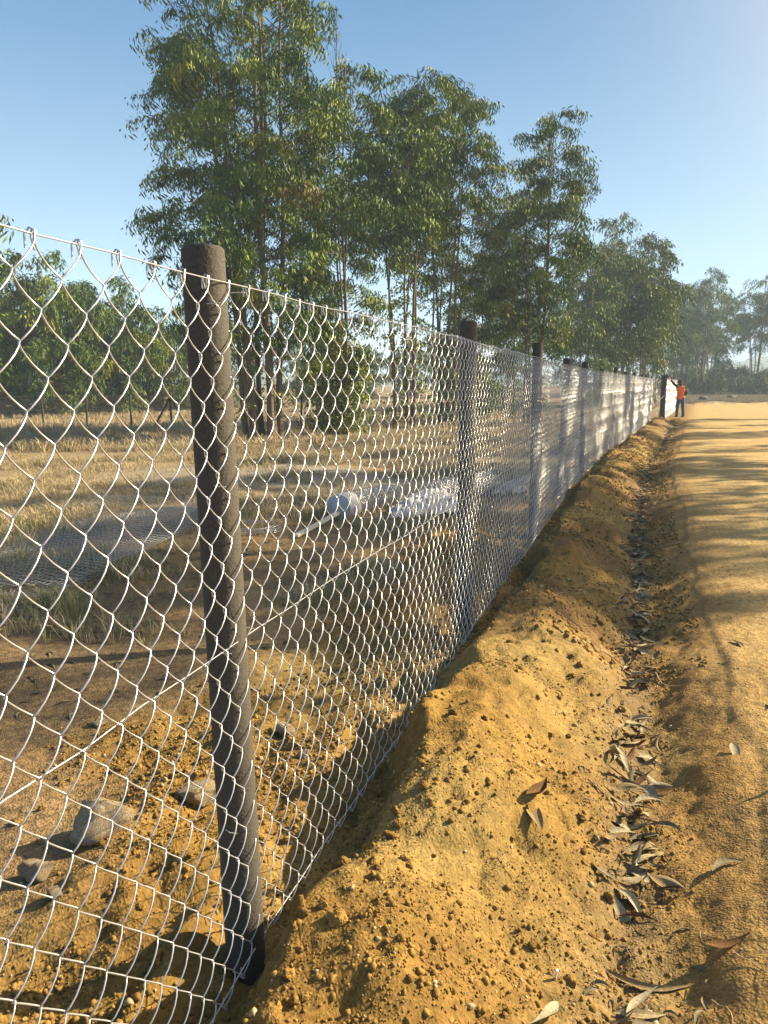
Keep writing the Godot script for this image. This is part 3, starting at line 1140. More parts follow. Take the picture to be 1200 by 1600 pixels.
func build_litter():
	var r := RandomNumberGenerator.new()
	r.seed = 5150
	var tints := [Vector3(0.31, 0.25, 0.145), Vector3(0.25, 0.185, 0.095), Vector3(0.20, 0.17, 0.105), Vector3(0.13, 0.07, 0.032), Vector3(0.36, 0.31, 0.20)]
	var words := ["pale tan", "tan", "greyish", "dark brown", "bleached"]
	var meshes := []
	var lmats := []
	for k in 5:
		var m := plain(lin(tints[k].x, tints[k].y, tints[k].z), 0.85)
		m.metallic_specular = 0.2
		m.albedo_texture = M.ground.albedo_texture
		m.uv1_triplanar = true
		m.uv1_scale = Vector3(3.0, 3.0, 3.0)
		m.albedo_color = lin(tints[k].x * 1.6, tints[k].y * 1.6, tints[k].z * 1.6)
		m.backlight = Color(0.3, 0.25, 0.15)
		lmats.append(m)
		for q in 4:
			meshes.append(dead_leaf_mesh(200 + k * 10 + q, r.randf_range(0.09, 0.16), r.randf_range(0.020, 0.040), m))
	var special := [
		[0.885, 1.62, 0.6, dead_leaf_mesh(301, 0.20, 0.045, lmats[3]), "brown upright leaf with rolled edges at the ditch's near end"],
		[1.03, 1.90, -0.25, dead_leaf_mesh(303, 0.26, 0.028, lmats[1]), "long narrow curved leaf lying across the ditch's right bank"],
		[0.66, 2.48, 0.9, dead_leaf_mesh(305, 0.15, 0.06, lmats[3]), "curled brown leaf halfway up the bank's ditch side"],
		[0.69, 2.38, 1.4, dead_leaf_mesh(306, 0.14, 0.055, lmats[1]), "orange-tan curled leaf against the curled brown leaf on the bank"],
		[1.24, 1.93, 0.3, dead_leaf_mesh(307, 0.15, 0.03, lmats[3]), "dark leaf alone on the sand right of the ditch"],
		[1.27, 1.62, 0.2, dead_leaf_mesh(309, 0.13, 0.03, lmats[2]), "lowest grey leaf on the sand near the bottom right corner"],
		[1.08, 2.87, 0.4, dead_leaf_mesh(311, 0.18, 0.036, lmats[3]), "dark rolled leaf jutting right from the leaf drift"]]
	for q in special:
		thing("fallen_leaf", q[3], Transform3D(Basis(Vector3.UP, q[2]) * Basis(Vector3(1, 0, 0), 0.12), P(q[0], q[1], 0.009)), q[4], "leaf", "single fallen leaves")
	for i in 360:
		var d := 1.28 + 6.2 * pow((i + r.randf()) / 360.0, 1.35)
		var t := 0.985 + 0.055 * r.randfn()
		var lift := r.randf_range(0.006, 0.028)
		# leaves gather in drifts
		if n_low.get_noise_2d(d * 4.0, 500.0) < -0.05 and r.randf() < 0.8:
			continue
		if i % 23 == 0:
			t = r.randf_range(0.6, 1.6)
			lift = 0.006
		var m := r.randi() % meshes.size()
		var b := Basis(Vector3.UP, r.randf() * TAU) * Basis(Vector3(r.randfn(), 0, r.randfn()).normalized(), r.randf_range(-0.7, 0.7))
		if r.randf() < 0.25:
			b = b * Basis(Vector3(1, 0, 0), PI)
		var w: String = words[m / 4]
		var reach := "near end" if d < 2.6 else ("middle stretch" if d < 4.6 else "far stretch")
		thing("fallen_leaf", meshes[m], Transform3D(b, P(t, d, lift)), "dry " + w + " eucalyptus leaf in the ditch's " + reach, "leaf", "dry " + w + " leaves, ditch " + reach)
	# farther leaves and broken bits read as one drift
	var xs := []
	var xs2 := []
	for i in 900:
		var d := 7.0 + 25.0 * pow(r.randf(), 1.4)
		var b := Basis(Vector3.UP, r.randf() * TAU) * Basis(Vector3(r.randfn(), 0, r.randfn()).normalized(), r.randf_range(-0.5, 0.5))
		(xs if i % 2 == 0 else xs2).append(Transform3D(b, P(0.98 + 0.07 * r.randfn(), d, r.randf_range(0.006, 0.03))))
	for i in 700:
		var d := 3.2 + 6.0 * r.randf()
		var t := r.randf_range(-5.5, -0.4)
		xs2.append(Transform3D(Basis(Vector3.UP, r.randf() * TAU).scaled(Vector3.ONE * r.randf_range(0.4, 0.8)), P(t, d, 0.006)))
	for i in 260:
		var d := 1.2 + 7.0 * r.randf()
		xs2.append(Transform3D((Basis(Vector3.UP, r.randf() * TAU) * Basis(Vector3(1, 0, 0), r.randf_range(-0.6, 0.6))).scaled(Vector3.ONE * r.randf_range(0.25, 0.55)), P(0.98 + 0.10 * r.randfn(), d, 0.006)))
	tag(multi("leaf_litter", meshes[1], xs, [], self), "pale dry leaves drifted along the far ditch", "leaves", "", "stuff")
	tag(multi("leaf_litter_001", meshes[9], xs2, [], self), "small grey leaf bits scattered on ground and ditch", "leaves", "", "stuff")
	# twigs and roots in the ditch
	var tm := plain(lin(0.17, 0.115, 0.065), 0.9)
	var tm2 := plain(lin(0.40, 0.30, 0.17), 0.8)
	var tw := [[0.93, 2.72, 0.5, 0.24, "dark twig leaning into the ditch by the leaf drift"], [1.14, 4.0, 1.2, 0.32, "curved pale root on the ditch bank"], [0.80, 4.25, 0.4, 0.4, "dark twig across the bank's shaded side"], [1.02, 4.6, 1.9, 0.35, "forked twig lying across the ditch"], [1.30, 1.82, 1.45, 0.16, "straight straw standing on the sand right of the ditch"], [1.22, 1.72, 1.5, 0.12, "short dry stalk on the sand right of the ditch"], [2.6, 7.2, 0.3, 0.35, "thin dark stick lying on the road"], [0.62, 2.15, 0.9, 0.10, "short straw on the bank's flank"], [0.50, 2.9, 0.5, 0.13, "pale straw on top of the bank"]]
	for i in tw.size():
		var q: Array = tw[i]
		var pts := PackedVector3Array()
		var rr := PackedFloat32Array()
		for k in 7:
			var u := k / 6.0 - 0.5
			var off: Vector3 = Vector3(cos(q[2]), 0, sin(q[2])) * u * float(q[3]) + Vector3(-sin(q[2]), 0, cos(q[2])) * 0.1 * q[3] * sin(u * 5.0 + i)
			var w := P(q[0], q[1])
			var g := G(w.x + off.x, -(w.z + off.z), 0.006 + 0.01 * absf(u))
			pts.append(g)
			rr.append(0.0035 * (1.0 - 0.6 * k / 6.0) * (0.5 if i in [4, 5, 7, 8] else 1.0))
		var mb := MB.new()
		mb.tube(pts, rr, 5)
		thing("twig", mb.mesh(tm2 if i in [1, 4, 5, 7, 8] else tm), Transform3D(), q[4], "twig")
	# fine rootlets hanging from the cut bank in its shaded stretch
	var rb := MB.new()
	for i in 130:
		var d := r.randf_range(3.4, 6.4)
		var t := r.randf_range(0.5, 0.98)
		var a := r.randf() * TAU
		var l := r.randf_range(0.05, 0.16)
		var pts := PackedVector3Array()
		for k in 4:
			var u := k / 3.0
			pts.append(P(t + sin(a) * l * u, d + cos(a) * l * u, 0.004 + 0.012 * sin(PI * u)))
		rb.tube(pts, PackedFloat32Array([0.0016, 0.0014, 0.0011, 0.0007]), 3, false)
	tag(thing("rootlets", rb.mesh(tm2), Transform3D(), "fine pale rootlets and straw on the bank's ditch side", "roots"), "", "", "", "stuff")
	# cigarette end
	var cb := base("cigarette_butt", P(0.80, 1.80, 0.008), "white cigarette end standing on the bank near the ditch", "litter")
	var w1 := MB.new()
	w1.tube(PackedVector3Array([Vector3(0, 0, 0), Vector3(0.004, 0.022, 0.002)]), PackedFloat32Array([0.0039, 0.0039]), 10)
	part("paper", w1.mesh(plain(lin(0.8, 0.8, 0.78), 0.8)), cb)
	var w2 := MB.new()
	w2.tube(PackedVector3Array([Vector3(-0.0018, -0.010, -0.001), Vector3(0, 0, 0)]), PackedFloat32Array([0.0040, 0.0040]), 10)
	part("filter", w2.mesh(plain(lin(0.5, 0.3, 0.13), 0.8)), cb)


# ---------------------------------------------------------------- materials lying behind the fence
func roll(called: String, label: String, a: Vector3, b: Vector3, turns: int, r0: float) -> Node3D:
	var o := base(called, a, label, "wire roll", "rolls of chain-link net on the ground")
	var ax := (b - a).normalized()
	var s := strand_mesh(0, 3, 4, 0.0036, (b - a).length(), M.galv, false)
	var u := ax.cross(Vector3.UP).normalized()
	var w := ax.cross(u)
	var ang := 0.0
	var end := TAU * turns
	while ang < end:
		var rr := r0 * (0.35 + 0.65 * ang / end)
		var dir := u * cos(ang) + w * sin(ang)
		var tg := ax.cross(dir)
		part("wire_strand", s, o, Transform3D(Basis(tg, ax, tg.cross(ax)), dir * rr + Vector3(0, r0, 0) + ax * 0.02 * sin(ang * 3.0)))
		ang += PITCHW / rr
	return o


func sheet(pts_u: int, pts_v: int, f: Callable, mat: Material, thick: float) -> ArrayMesh:
	var mb := MB.new()
	var g := []
	for i in pts_u + 1:
		var row := []
		for j in pts_v + 1:
			row.append(f.call(float(i) / pts_u, float(j) / pts_v))
		g.append(row)
	for i in pts_u:
		for j in pts_v:
			mb.quad(g[i][j], g[i + 1][j], g[i + 1][j + 1], g[i][j + 1])
			var d := Vector3(0, -thick, 0)
			mb.quad(g[i][j + 1] + d, g[i + 1][j + 1] + d, g[i + 1][j] + d, g[i][j] + d)
	return mb.mesh(mat)


func build_site_materials():
	var wrap := plain(lin(0.44, 0.42, 0.42), 0.4)
	wrap.backlight = Color(0.6, 0.6, 0.6)
	var r1 := roll("net_roll", "wrapped roll of new chain-link net lying alone beside the pale stake", G(-0.50, 8.35), G(0.13, 9.75), 9, 0.135)
	var ra := (G(0.13, 9.75) - G(-0.50, 8.35)).normalized()
	var ru := ra.cross(Vector3.UP).normalized()
	var rw := ra.cross(ru)
	part("plastic_wrap", sheet(14, 26, func(u: float, v: float) -> Vector3:
		var an := TAU * v
		var rr := 0.150 + 0.012 * n_mid.get_noise_2d(u * 9.0, cos(an) * 6.0 + 3.0 * sin(an)) - 0.14 * smoothstep(0.16, 0.0, u)
		return ra * (-0.03 + 0.30 * u + 0.03 * sin(an * 3.0) * u) + (ru * cos(an) + rw * sin(an)) * rr + Vector3(0, 0.137, 0), wrap, 0.0006), r1)
	roll("net_roll", "roll of net behind the crumpled plastic, by the second post", G(0.62, 9.3), G(1.45, 10.6), 9, 0.17)
	roll("net_roll", "small roll of net beyond the second post", G(1.62, 10.4), G(2.2, 11.4), 5, 0.09)
	var ps := G(0.20, 8.75)
	thing("plastic_sheet", sheet(46, 30, func(u: float, v: float) -> Vector3:
		var x := (u - 0.12) * 1.05
		var z := (v - 0.5) * 0.75 - u * 0.62
		var hh := 0.20 * sin(PI * clampf(u * 1.1, 0.0, 1.0)) * sin(PI * v) + 0.10 * absf(n_mid.get_noise_2d(u * 13.0, v * 11.0)) * sin(PI * v) + 0.05 * absf(n_mid.get_noise_2d(u * 30.0, v * 26.0)) + 0.012
		return ps + Vector3(x, hh, z), wrap, 0.0008), Transform3D(), "crumpled white plastic sheet on the ground left of the second post", "plastic sheet")
	var p2 := G(1.68, 10.5)
	thing("plastic_sheet", sheet(22, 16, func(u: float, v: float) -> Vector3:
		return p2 + Vector3((u - 0.4) * 0.55, 0.02 + 0.16 * absf(n_mid.get_noise_2d(u * 12.0 + 40.0, v * 12.0)) + 0.05 * sin(PI * u) * sin(PI * v), (v - 0.5) * 0.35 - u * 0.3), wrap, 0.0008), Transform3D(), "small white plastic scrap just right of the second post", "plastic sheet")
	# pale stake
	var st := MB.new()
	var a := G(-0.86, 7.42, 0.03)
	var b := G(-0.50, 8.30, 0.09)
	st.box((a + b) * 0.5, Vector3(0.045, 0.03, (b - a).length()), Basis.looking_at(b - a))
	thing("wooden_stake", st.mesh(plain(lin(0.62, 0.55, 0.43), 0.8)), Transform3D(), "pale wooden stake pointing at the wrapped net roll", "stake")
	# loose coil of straining wire
	var coil := MB.new()
	var pts := PackedVector3Array()
	for k in 300:
		var an := TAU * k / 40.0
		var rr := 0.24 + 0.03 * sin(k * 0.37)
		pts.append(G(-1.38, 7.75) + Vector3(cos(an) * rr * 1.25, 0.03 + 0.03 * sin(an * 0.31 + k * 0.05), sin(an) * rr))
	var rr2 := PackedFloat32Array()
	rr2.resize(pts.size())
	rr2.fill(0.0025)
	coil.tube(pts, rr2, 4)
	thing("wire_coil", coil.mesh(M.galv), Transform3D(), "loose coil of shiny wire right of the first post", "wire coil")
	# unrolled net lying on the ground
	var un := base("unrolled_net", G(-3.0, 6.2), "unrolled chain-link net spread flat on the ground, seen at the left", "wire net")
	var s0 := strand_mesh(0, 4, 4, 0.0027, 1.8, M.dull, false)
	var s1 := strand_mesh(1, 4, 4, 0.0027, 1.8, M.dull, false)
	var inv := un.transform.affine_inverse()
	for k in 138:
		var q := k / 137.0
		# near edge runs from off the picture towards the wire coil; the net narrows where it is still half rolled
		var d := 3.1 + 5.9 * q
		var e := G(-2.40 + 0.12 * q + 0.62 * smoothstep(0.45, 1.0, q) * 0.9, d, 0.035)
		var f := G(-4.25 + 1.1 * smoothstep(0.3, 1.0, q), d + 0.35 - 0.2 * q, 0.05)
		var y := (f - e).normalized()
		var x := Vector3(0.05, 0, -1).normalized()
		x = (x - y * x.dot(y)).normalized()
		var lift := 0.05 * maxf(0.0, n_low.get_noise_2d(q * 30.0, 610.0)) + 0.10 * smoothstep(0.8, 1.0, q)
		var nrm := x.cross(y)
		if nrm.y < 0.0:
			nrm = -nrm
		part("wire_strand", s0 if k % 2 == 0 else s1, un, inv * Transform3D(Basis(x * 0.83, y, nrm), e + Vector3(0, lift, 0)))
	for k in 90:
		var q := k / 89.0
		var d := 5.6 + 3.3 * q
		var e := G(-2.30 + 0.50 * q, d, 0.09 + 0.04 * sin(q * 9.0))
		var f := G(-3.9 + 0.9 * q, d - 0.5, 0.07)
		var y := (f - e).normalized()
		var x := Vector3(0.12, 0, -1).normalized()
		x = (x - y * x.dot(y)).normalized()
		part("wire_strand", s0 if k % 2 == 0 else s1, un, inv * Transform3D(Basis(x * 0.72, y, x.cross(y)), e))
	# green plastic strips
	var gm := plain(lin(0.05, 0.32, 0.12), 0.5)
	for q in [[0.06, 10.1, "green plastic strip behind the wrapped roll"], [-0.62, 8.9, "green plastic scrap at the wrapped roll's near end"], [1.78, 9.75, "green cord beyond the second post"]]:
		var mb := MB.new()
		var pp := PackedVector3Array()
		for k in 6:
			pp.append(G(q[0] + 0.04 * k, q[1] + 0.03 * sin(k * 1.7), 0.03 + 0.02 * sin(k * 1.2)))
		mb.tube(pp, PackedFloat32Array([0.006, 0.01, 0.012, 0.012, 0.01, 0.006]), 4)
		thing("plastic_strip", mb.mesh(gm), Transform3D(), q[2], "plastic")


func build_back_fence():
	var dm := plain(lin(0.025, 0.022, 0.02), 0.8)
	var f := base("wire_fence", Vector3.ZERO, "old wire fence on thin black posts in front of the left grove", "fence")
	var xs := [-15.2, -13.4, -11.85, -10.35, -8.8, -7.4, -5.9, -4.4, -2.9]
	for i in xs.size():
		var b := G(xs[i], 27.1)
		var mb := MB.new()
		mb.tube(PackedVector3Array([b - Vector3(0, 0.2, 0), b + Vector3(rng.randf_range(-0.05, 0.05), 1.15, 0)]), PackedFloat32Array([0.036, 0.033]), 7)
		part("post", mb.mesh(dm), f)
		if i == 5:
			for s in [-1.0, 1.0]:
				var m2 := MB.new()
				m2.tube(PackedVector3Array([b + Vector3(0.02 * s, 1.0, 0.03), G(xs[i] + 0.62 * s, 26.9, -0.1)]), PackedFloat32Array([0.032, 0.032]), 7)
				part("brace", m2.mesh(dm), f)
	var wm := plain(lin(0.22, 0.22, 0.21), 0.6, 0.3)
	for y in [0.12, 0.6, 1.08]:
		var pts := PackedVector3Array()
		for x in xs:
			pts.append(G(x, 27.05, y))
		part("straining_wire", wire_along(pts, 0.004, 4, wm), f)
	var sm := strand_mesh(0, 2, 3, 0.0028, 1.07, wm, false)
	var sm1 := strand_mesh(1, 2, 3, 0.0028, 1.07, wm, false)
	var l := [[], []]
	for k in 240:
		var x := -15.2 + 12.3 * k / 240.0
		l[k % 2].append(Transform3D(Basis(), G(x, 27.03, 0.03)))
	for ph in 2:
		multi("net_panel", sm if ph == 0 else sm1, l[ph], [], f).set_meta("kind", "stuff")


func build_shed():
	var o := base("shed", G(-18.5, 36.0), "low shed with red tiled roof at the left picture edge", "shed")
	var mb := MB.new()
	mb.box(Vector3(0, 0.33, 0), Vector3(1.5, 0.86, 1.3))
	part("wall", mb.mesh(plain(lin(0.34, 0.27, 0.18), 0.9)), o)
	var door := MB.new()
	door.box(Vector3(0.35, 0.32, 0.655), Vector3(0.36, 0.62, 0.03))
	part("door", door.mesh(plain(lin(0.12, 0.085, 0.06), 0.8)), o)
	var tm := [plain(lin(0.42, 0.12, 0.06), 0.8), plain(lin(0.36, 0.10, 0.055), 0.8)]
	var rf := Node3D.new()
	rf.name = "roof"
	o.add_child(rf, true)
	var tl := MB.new()
	tl.box(Vector3.ZERO, Vector3(0.19, 0.03, 0.86), Basis(Vector3(1, 0, 0), 0.32))
	var tmesh := [tl.mesh(tm[0]), tl.mesh(tm[1])]
	for s in [0, 1]:
		for k in 9:
			var tr := Transform3D(Basis(Vector3.UP, PI * s), Vector3(-0.84 + 0.21 * k, 0.93 + 0.004 * (k % 2), (0.40 if s == 0 else -0.40)))
			part("roof_tile", tmesh[(k + s) % 2], rf, tr)


func build_hills():
	for q in [[360.0, 12.0, 1, 0.0], [500.0, 25.0, 2, 40.0]]:
		var mb := MB.new()
		var d0: float = q[0]
		var nx := 120
		var nz := 8
		var row := []
		for j in nz + 1:
			var l := []
			for i in nx + 1:
				var x := d0 * (-0.75 + 1.6 * i / nx)
				var v := float(j) / nz
				var ridge: float = q[1] * maxf(0.06, 0.48 + 0.75 * n_low.get_noise_2d(x / d0 * 5.0 + q[3], q[2] * 31.0) + 0.16 * n_mid.get_noise_2d(x / d0 * 22.0, 5.0 * q[2]))
				l.append(Vector3(x, -3.0 + ridge * sin(PI * 0.5 * minf(v * 1.6, 1.0)) * (1.0 if v < 0.65 else 1.0 - (v - 0.65)) + 0.02 * q[1] * n_mid.get_noise_2d(x / d0 * 60.0, v * 9.0), -d0 * (1.0 + 0.28 * v)))
			row.append(l)
		for j in nz:
			for i in nx:
				mb.quad(row[j][i], row[j + 1][i], row[j + 1][i + 1], row[j][i + 1])
		structure("hills", mb.mesh(plain(lin(0.06, 0.085, 0.05), 1.0)))


# ---------------------------------------------------------------- the worker
# bones: [a, b, ra, rb]; distances to tapered capsules joined by a smooth minimum, meshed as surface nets
func nets(mb: MB, bones: Array, cell: float, soft: float):
	var lo := Vector3(1e9, 1e9, 1e9)
	var hi := -lo
	for b in bones:
		var m: float = maxf(b[2], b[3]) + cell * 3.0
		for e in 2:
			lo = lo.min(b[e] - Vector3.ONE * m)
			hi = hi.max(b[e] + Vector3.ONE * m)
	var nx := int((hi.x - lo.x) / cell) + 2
	var ny := int((hi.y - lo.y) / cell) + 2
	var nz := int((hi.z - lo.z) / cell) + 2
	var f := PackedFloat32Array()
	f.resize(nx * ny * nz)
	f.fill(1.0)
	for b in bones:
		var A: Vector3 = b[0]
		var B: Vector3 = b[1]
		var ra: float = b[2]
		var rb: float = b[3]
		var m := maxf(ra, rb) + soft + cell * 2.0
		var p0 := (A.min(B) - Vector3.ONE * m - lo) / cell
		var p1 := (A.max(B) + Vector3.ONE * m - lo) / cell
		var ab := B - A
		var l2 := maxf(ab.length_squared(), 1e-9)
		for k in range(maxi(int(p0.z), 0), mini(int(p1.z) + 1, nz)):
			for j in range(maxi(int(p0.y), 0), mini(int(p1.y) + 1, ny)):
				for i in range(maxi(int(p0.x), 0), mini(int(p1.x) + 1, nx)):
					var p := lo + Vector3(i, j, k) * cell
					var h := clampf((p - A).dot(ab) / l2, 0.0, 1.0)
					var d := p.distance_to(A + ab * h) - lerpf(ra, rb, h)
					var q := (k * ny + j) * nx + i
					var e := f[q]
					var s := maxf(soft - absf(d - e), 0.0) / soft
					f[q] = minf(d, e) - s * s * soft * 0.25
	var idx := {}
	var k0 := mb.v.size()
	for k in nz - 1:
		for j in ny - 1:
			for i in nx - 1:
				var q := (k * ny + j) * nx + i
				var mask := 0
				for cnr in 8:
					if f[q + (cnr & 1) + ((cnr >> 1) & 1) * nx + (cnr >> 2) * nx * ny] < 0.0:
						mask |= 1 << cnr
				if mask == 0 or mask == 255:
					continue
				var sum := Vector3.ZERO
				var cnt := 0
				for cnr in 8:
					for ax in 3:
						var o := cnr | (1 << ax)
						if o == cnr:
							continue
						if ((mask >> cnr) & 1) == ((mask >> o) & 1):
							continue
						var fa := f[q + (cnr & 1) + ((cnr >> 1) & 1) * nx + (cnr >> 2) * nx * ny]
						var fb := f[q + (o & 1) + ((o >> 1) & 1) * nx + (o >> 2) * nx * ny]
						var t := fa / (fa - fb)
						sum += Vector3(cnr & 1, (cnr >> 1) & 1, cnr >> 2).lerp(Vector3(o & 1, (o >> 1) & 1, o >> 2), t)
						cnt += 1
				idx[q] = mb.vert(lo + (Vector3(i, j, k) + sum / cnt) * cell, Vector3.ZERO)
	var st := [1, nx, nx * ny]
	for q in idx:
		for ax in 3:
			var u: int = st[(ax + 1) % 3]
			var w: int = st[(ax + 2) % 3]
			var in0: bool = f[q] < 0.0
			var in1: bool = f[q + st[ax]] < 0.0
			if in0 == in1:
				continue
			if not (idx.has(q - u) and idx.has(q - w) and idx.has(q - u - w)):
				continue
			var a: int = idx[q]
			var b: int = idx[q - u]
			var c: int = idx[q - u - w]
			var d: int = idx[q - w]
			if in0:
				mb.ix.append_array([a, d, c, a, c, b])
			else:
				mb.ix.append_array([a, b, c, a, c, d])
	for i in range(0, mb.ix.size(), 3):
		if mb.ix[i] < k0:
			continue
		var a := mb.v[mb.ix[i]]
		var nn := (mb.v[mb.ix[i + 2]] - a).cross(mb.v[mb.ix[i + 1]] - a)
		for e in 3:
			mb.n[mb.ix[i + e]] += nn
	for i in range(k0, mb.n.size()):
		mb.n[i] = mb.n[i].normalized()


func hand(mb: MB, wrist: Vector3, dir: Vector3, palm: Vector3):
	var side := dir.cross(palm).normalized()
	var bones := [[wrist - dir * 0.02, wrist + dir * 0.04, 0.026, 0.030]]
	for i in 4:
		var s := (i - 1.5) * 0.021
		var k := wrist + dir * 0.085 + side * s
		var l: float = [0.062, 0.075, 0.07, 0.052][i]
		bones.append([wrist + dir * 0.02 + side * s * 0.6, k, 0.016, 0.0125])
		var m := k + (dir + palm * 0.45).normalized() * l * 0.5
		bones.append([k, m, 0.0105, 0.0095])
		bones.append([m, m + (dir * 0.6 + palm).normalized() * l * 0.5, 0.0095, 0.008])
	var t0 := wrist + dir * 0.025 - side * 0.03
	var t1 := t0 + (dir * 0.7 - side * 0.8).normalized() * 0.04
	bones.append([t0 + side * 0.02, t1, 0.014, 0.011])
	bones.append([t1, t1 + (dir + palm * 0.6).normalized() * 0.032, 0.0105, 0.009])
	nets(mb, bones, 0.0045, 0.006)


func build_worker():
	var at := Vector3.ZERO
	at = G(13.84, 36.5)
	var o := base("person", at, "person in orange vest, jeans and dark hat, arm raised to the far post", "person")
	var V := func(x: float, y: float, z: float) -> Vector3: return Vector3(x, y, z)
	var hipL := Vector3(-0.085, 0.90, 0.0)
	var hipR := Vector3(0.085, 0.90, 0.02)
	var kneL := Vector3(-0.115, 0.49, -0.03)
	var kneR := Vector3(0.125, 0.49, 0.04)
	var ankL := Vector3(-0.125, 0.085, 0.0)
	var ankR := Vector3(0.14, 0.085, 0.10)
	var shL := Vector3(-0.165, 1.40, -0.02)
	var shR := Vector3(0.175, 1.375, 0.03)
	var elL := Vector3(-0.315, 1.575, -0.10)
	var wrL := Vector3(-0.47, 1.765, -0.15)
	var elR := Vector3(0.265, 1.12, 0.03)
	var wrR := Vector3(0.20, 1.00, -0.19)
	var neck := Vector3(-0.01, 1.44, -0.02)
	var head := Vector3(-0.035, 1.575, -0.04)
	var body := MB.new()
	var bb := [
		[hipL, kneL, 0.082, 0.058], [kneL, ankL, 0.055, 0.040], [hipR, kneR, 0.082, 0.058], [kneR, ankR, 0.055, 0.040],
		[Vector3(-0.05, 0.95, 0), Vector3(0.05, 0.95, 0), 0.115, 0.115], [Vector3(0, 0.97, 0), Vector3(0, 1.22, -0.005), 0.115, 0.125],
		[Vector3(-0.06, 1.29, -0.01), Vector3(0.06, 1.28, 0.01), 0.12, 0.12], [shL, shR, 0.065, 0.065],
		[shL, elL, 0.054, 0.043], [elL, wrL, 0.042, 0.030], [shR, elR, 0.054, 0.043], [elR, wrR, 0.042, 0.030],
		[Vector3(0, 1.36, 0), neck + Vector3(0, 0.05, -0.01), 0.062, 0.055],
		[head + Vector3(0, 0.03, 0.012), head + Vector3(0, -0.055, -0.02), 0.088, 0.058], [head + Vector3(0, 0.02, -0.02), head + Vector3(0, 0.03, 0.03), 0.085, 0.085],
		[head + Vector3(-0.03, -0.01, -0.095), head + Vector3(-0.03, -0.03, -0.10), 0.012, 0.016],
		[head + Vector3(0.088, 0.0, 0.0), head + Vector3(0.09, -0.035, 0.0), 0.014, 0.010], [head + Vector3(-0.088, 0.0, 0.0), head + Vector3(-0.09, -0.035, 0.0), 0.014, 0.010],
		[ankL, ankL + Vector3(-0.03, -0.05, -0.13), 0.04, 0.032], [ankR, ankR + Vector3(-0.01, -0.05, -0.13), 0.04, 0.032]]
	nets(body, bb, 0.013, 0.035)
	hand(body, wrL, (wrL - elL).normalized(), Vector3(-0.4, -0.3, -0.85).normalized())
	hand(body, wrR, (wrR - elR).normalized(), Vector3(-0.9, -0.2, 0.1).normalized())
	part("body", body.mesh(M.skin), o)
	# face
	var fm := MB.new()
	nets(fm, [[head + Vector3(-0.065, 0.005, -0.086), head + Vector3(-0.063, 0.005, -0.086), 0.011, 0.011], [head + Vector3(0.008, 0.005, -0.100), head + Vector3(0.010, 0.005, -0.100), 0.011, 0.011]], 0.004, 0.003)
	part("eyes", fm.mesh(plain(lin(0.05, 0.04, 0.035), 0.3)), o)
	var mo := MB.new()
	nets(mo, [[head + Vector3(-0.05, -0.062, -0.072), head + Vector3(-0.005, -0.064, -0.078), 0.007, 0.007]], 0.004, 0.003)
	part("mouth", mo.mesh(plain(lin(0.16, 0.06, 0.05), 0.6)), o)
	var hr := MB.new()
	nets(hr, [[head + Vector3(0, 0.035, 0.03), head + Vector3(0, -0.02, 0.045), 0.088, 0.070]], 0.012, 0.02)
	part("hair", hr.mesh(plain(lin(0.015, 0.012, 0.010), 0.6)), o)
	# dark long-sleeved shirt
	var sh := MB.new()
	nets(sh, [[shL, elL, 0.066, 0.053], [elL, wrL - (wrL - elL) * 0.1, 0.052, 0.042], [shR, elR, 0.066, 0.053], [elR, wrR - (wrR - elR) * 0.1, 0.052, 0.042], [shL, shR, 0.076, 0.076], [Vector3(0, 1.36, 0), neck + Vector3(0, 0.012, 0), 0.07, 0.066]], 0.013, 0.03)
	part("shirt", sh.mesh(plain(lin(0.03, 0.032, 0.028), 0.9)), o)
	# orange vest with pale strips
	var ve := MB.new()
	nets(ve, [[Vector3(-0.055, 0.93, 0), Vector3(0.055, 0.93, 0), 0.137, 0.137], [Vector3(0, 0.97, 0), Vector3(0, 1.22, -0.005), 0.14, 0.148], [Vector3(-0.065, 1.29, -0.01), Vector3(0.065, 1.28, 0.01), 0.142, 0.142], [Vector3(-0.12, 1.395, -0.01), Vector3(0.125, 1.38, 0.02), 0.082, 0.082]], 0.013, 0.04)
	part("vest", ve.mesh(plain(lin(0.85, 0.17, 0.035), 0.7)), o)
	# jeans
	var je := MB.new()
	nets(je, [[hipL, kneL, 0.099, 0.074], [kneL, ankL, 0.072, 0.066], [hipR, kneR, 0.099, 0.074], [kneR, ankR, 0.072, 0.066], [Vector3(-0.05, 0.92, 0), Vector3(0.05, 0.92, 0.01), 0.128, 0.128]], 0.013, 0.03)
	part("jeans", je.mesh(plain(lin(0.045, 0.085, 0.14), 0.85)), o)
	for q in [ankL, ankR]:
		var bo := MB.new()
		nets(bo, [[q + Vector3(0, -0.04, 0.025), q + Vector3(-0.025, -0.047, -0.15), 0.047, 0.038], [q + Vector3(0, 0.03, 0.01), q + Vector3(0, -0.03, 0.01), 0.048, 0.05]], 0.012, 0.02)
		part("boot", bo.mesh(plain(lin(0.05, 0.04, 0.03), 0.7)), o)
	# brimmed hat
	var ht := MB.new()
	var prof := [[0.165, 0.060], [0.162, 0.052], [0.105, 0.062], [0.103, 0.11], [0.092, 0.150], [0.05, 0.166], [0.0, 0.160]]
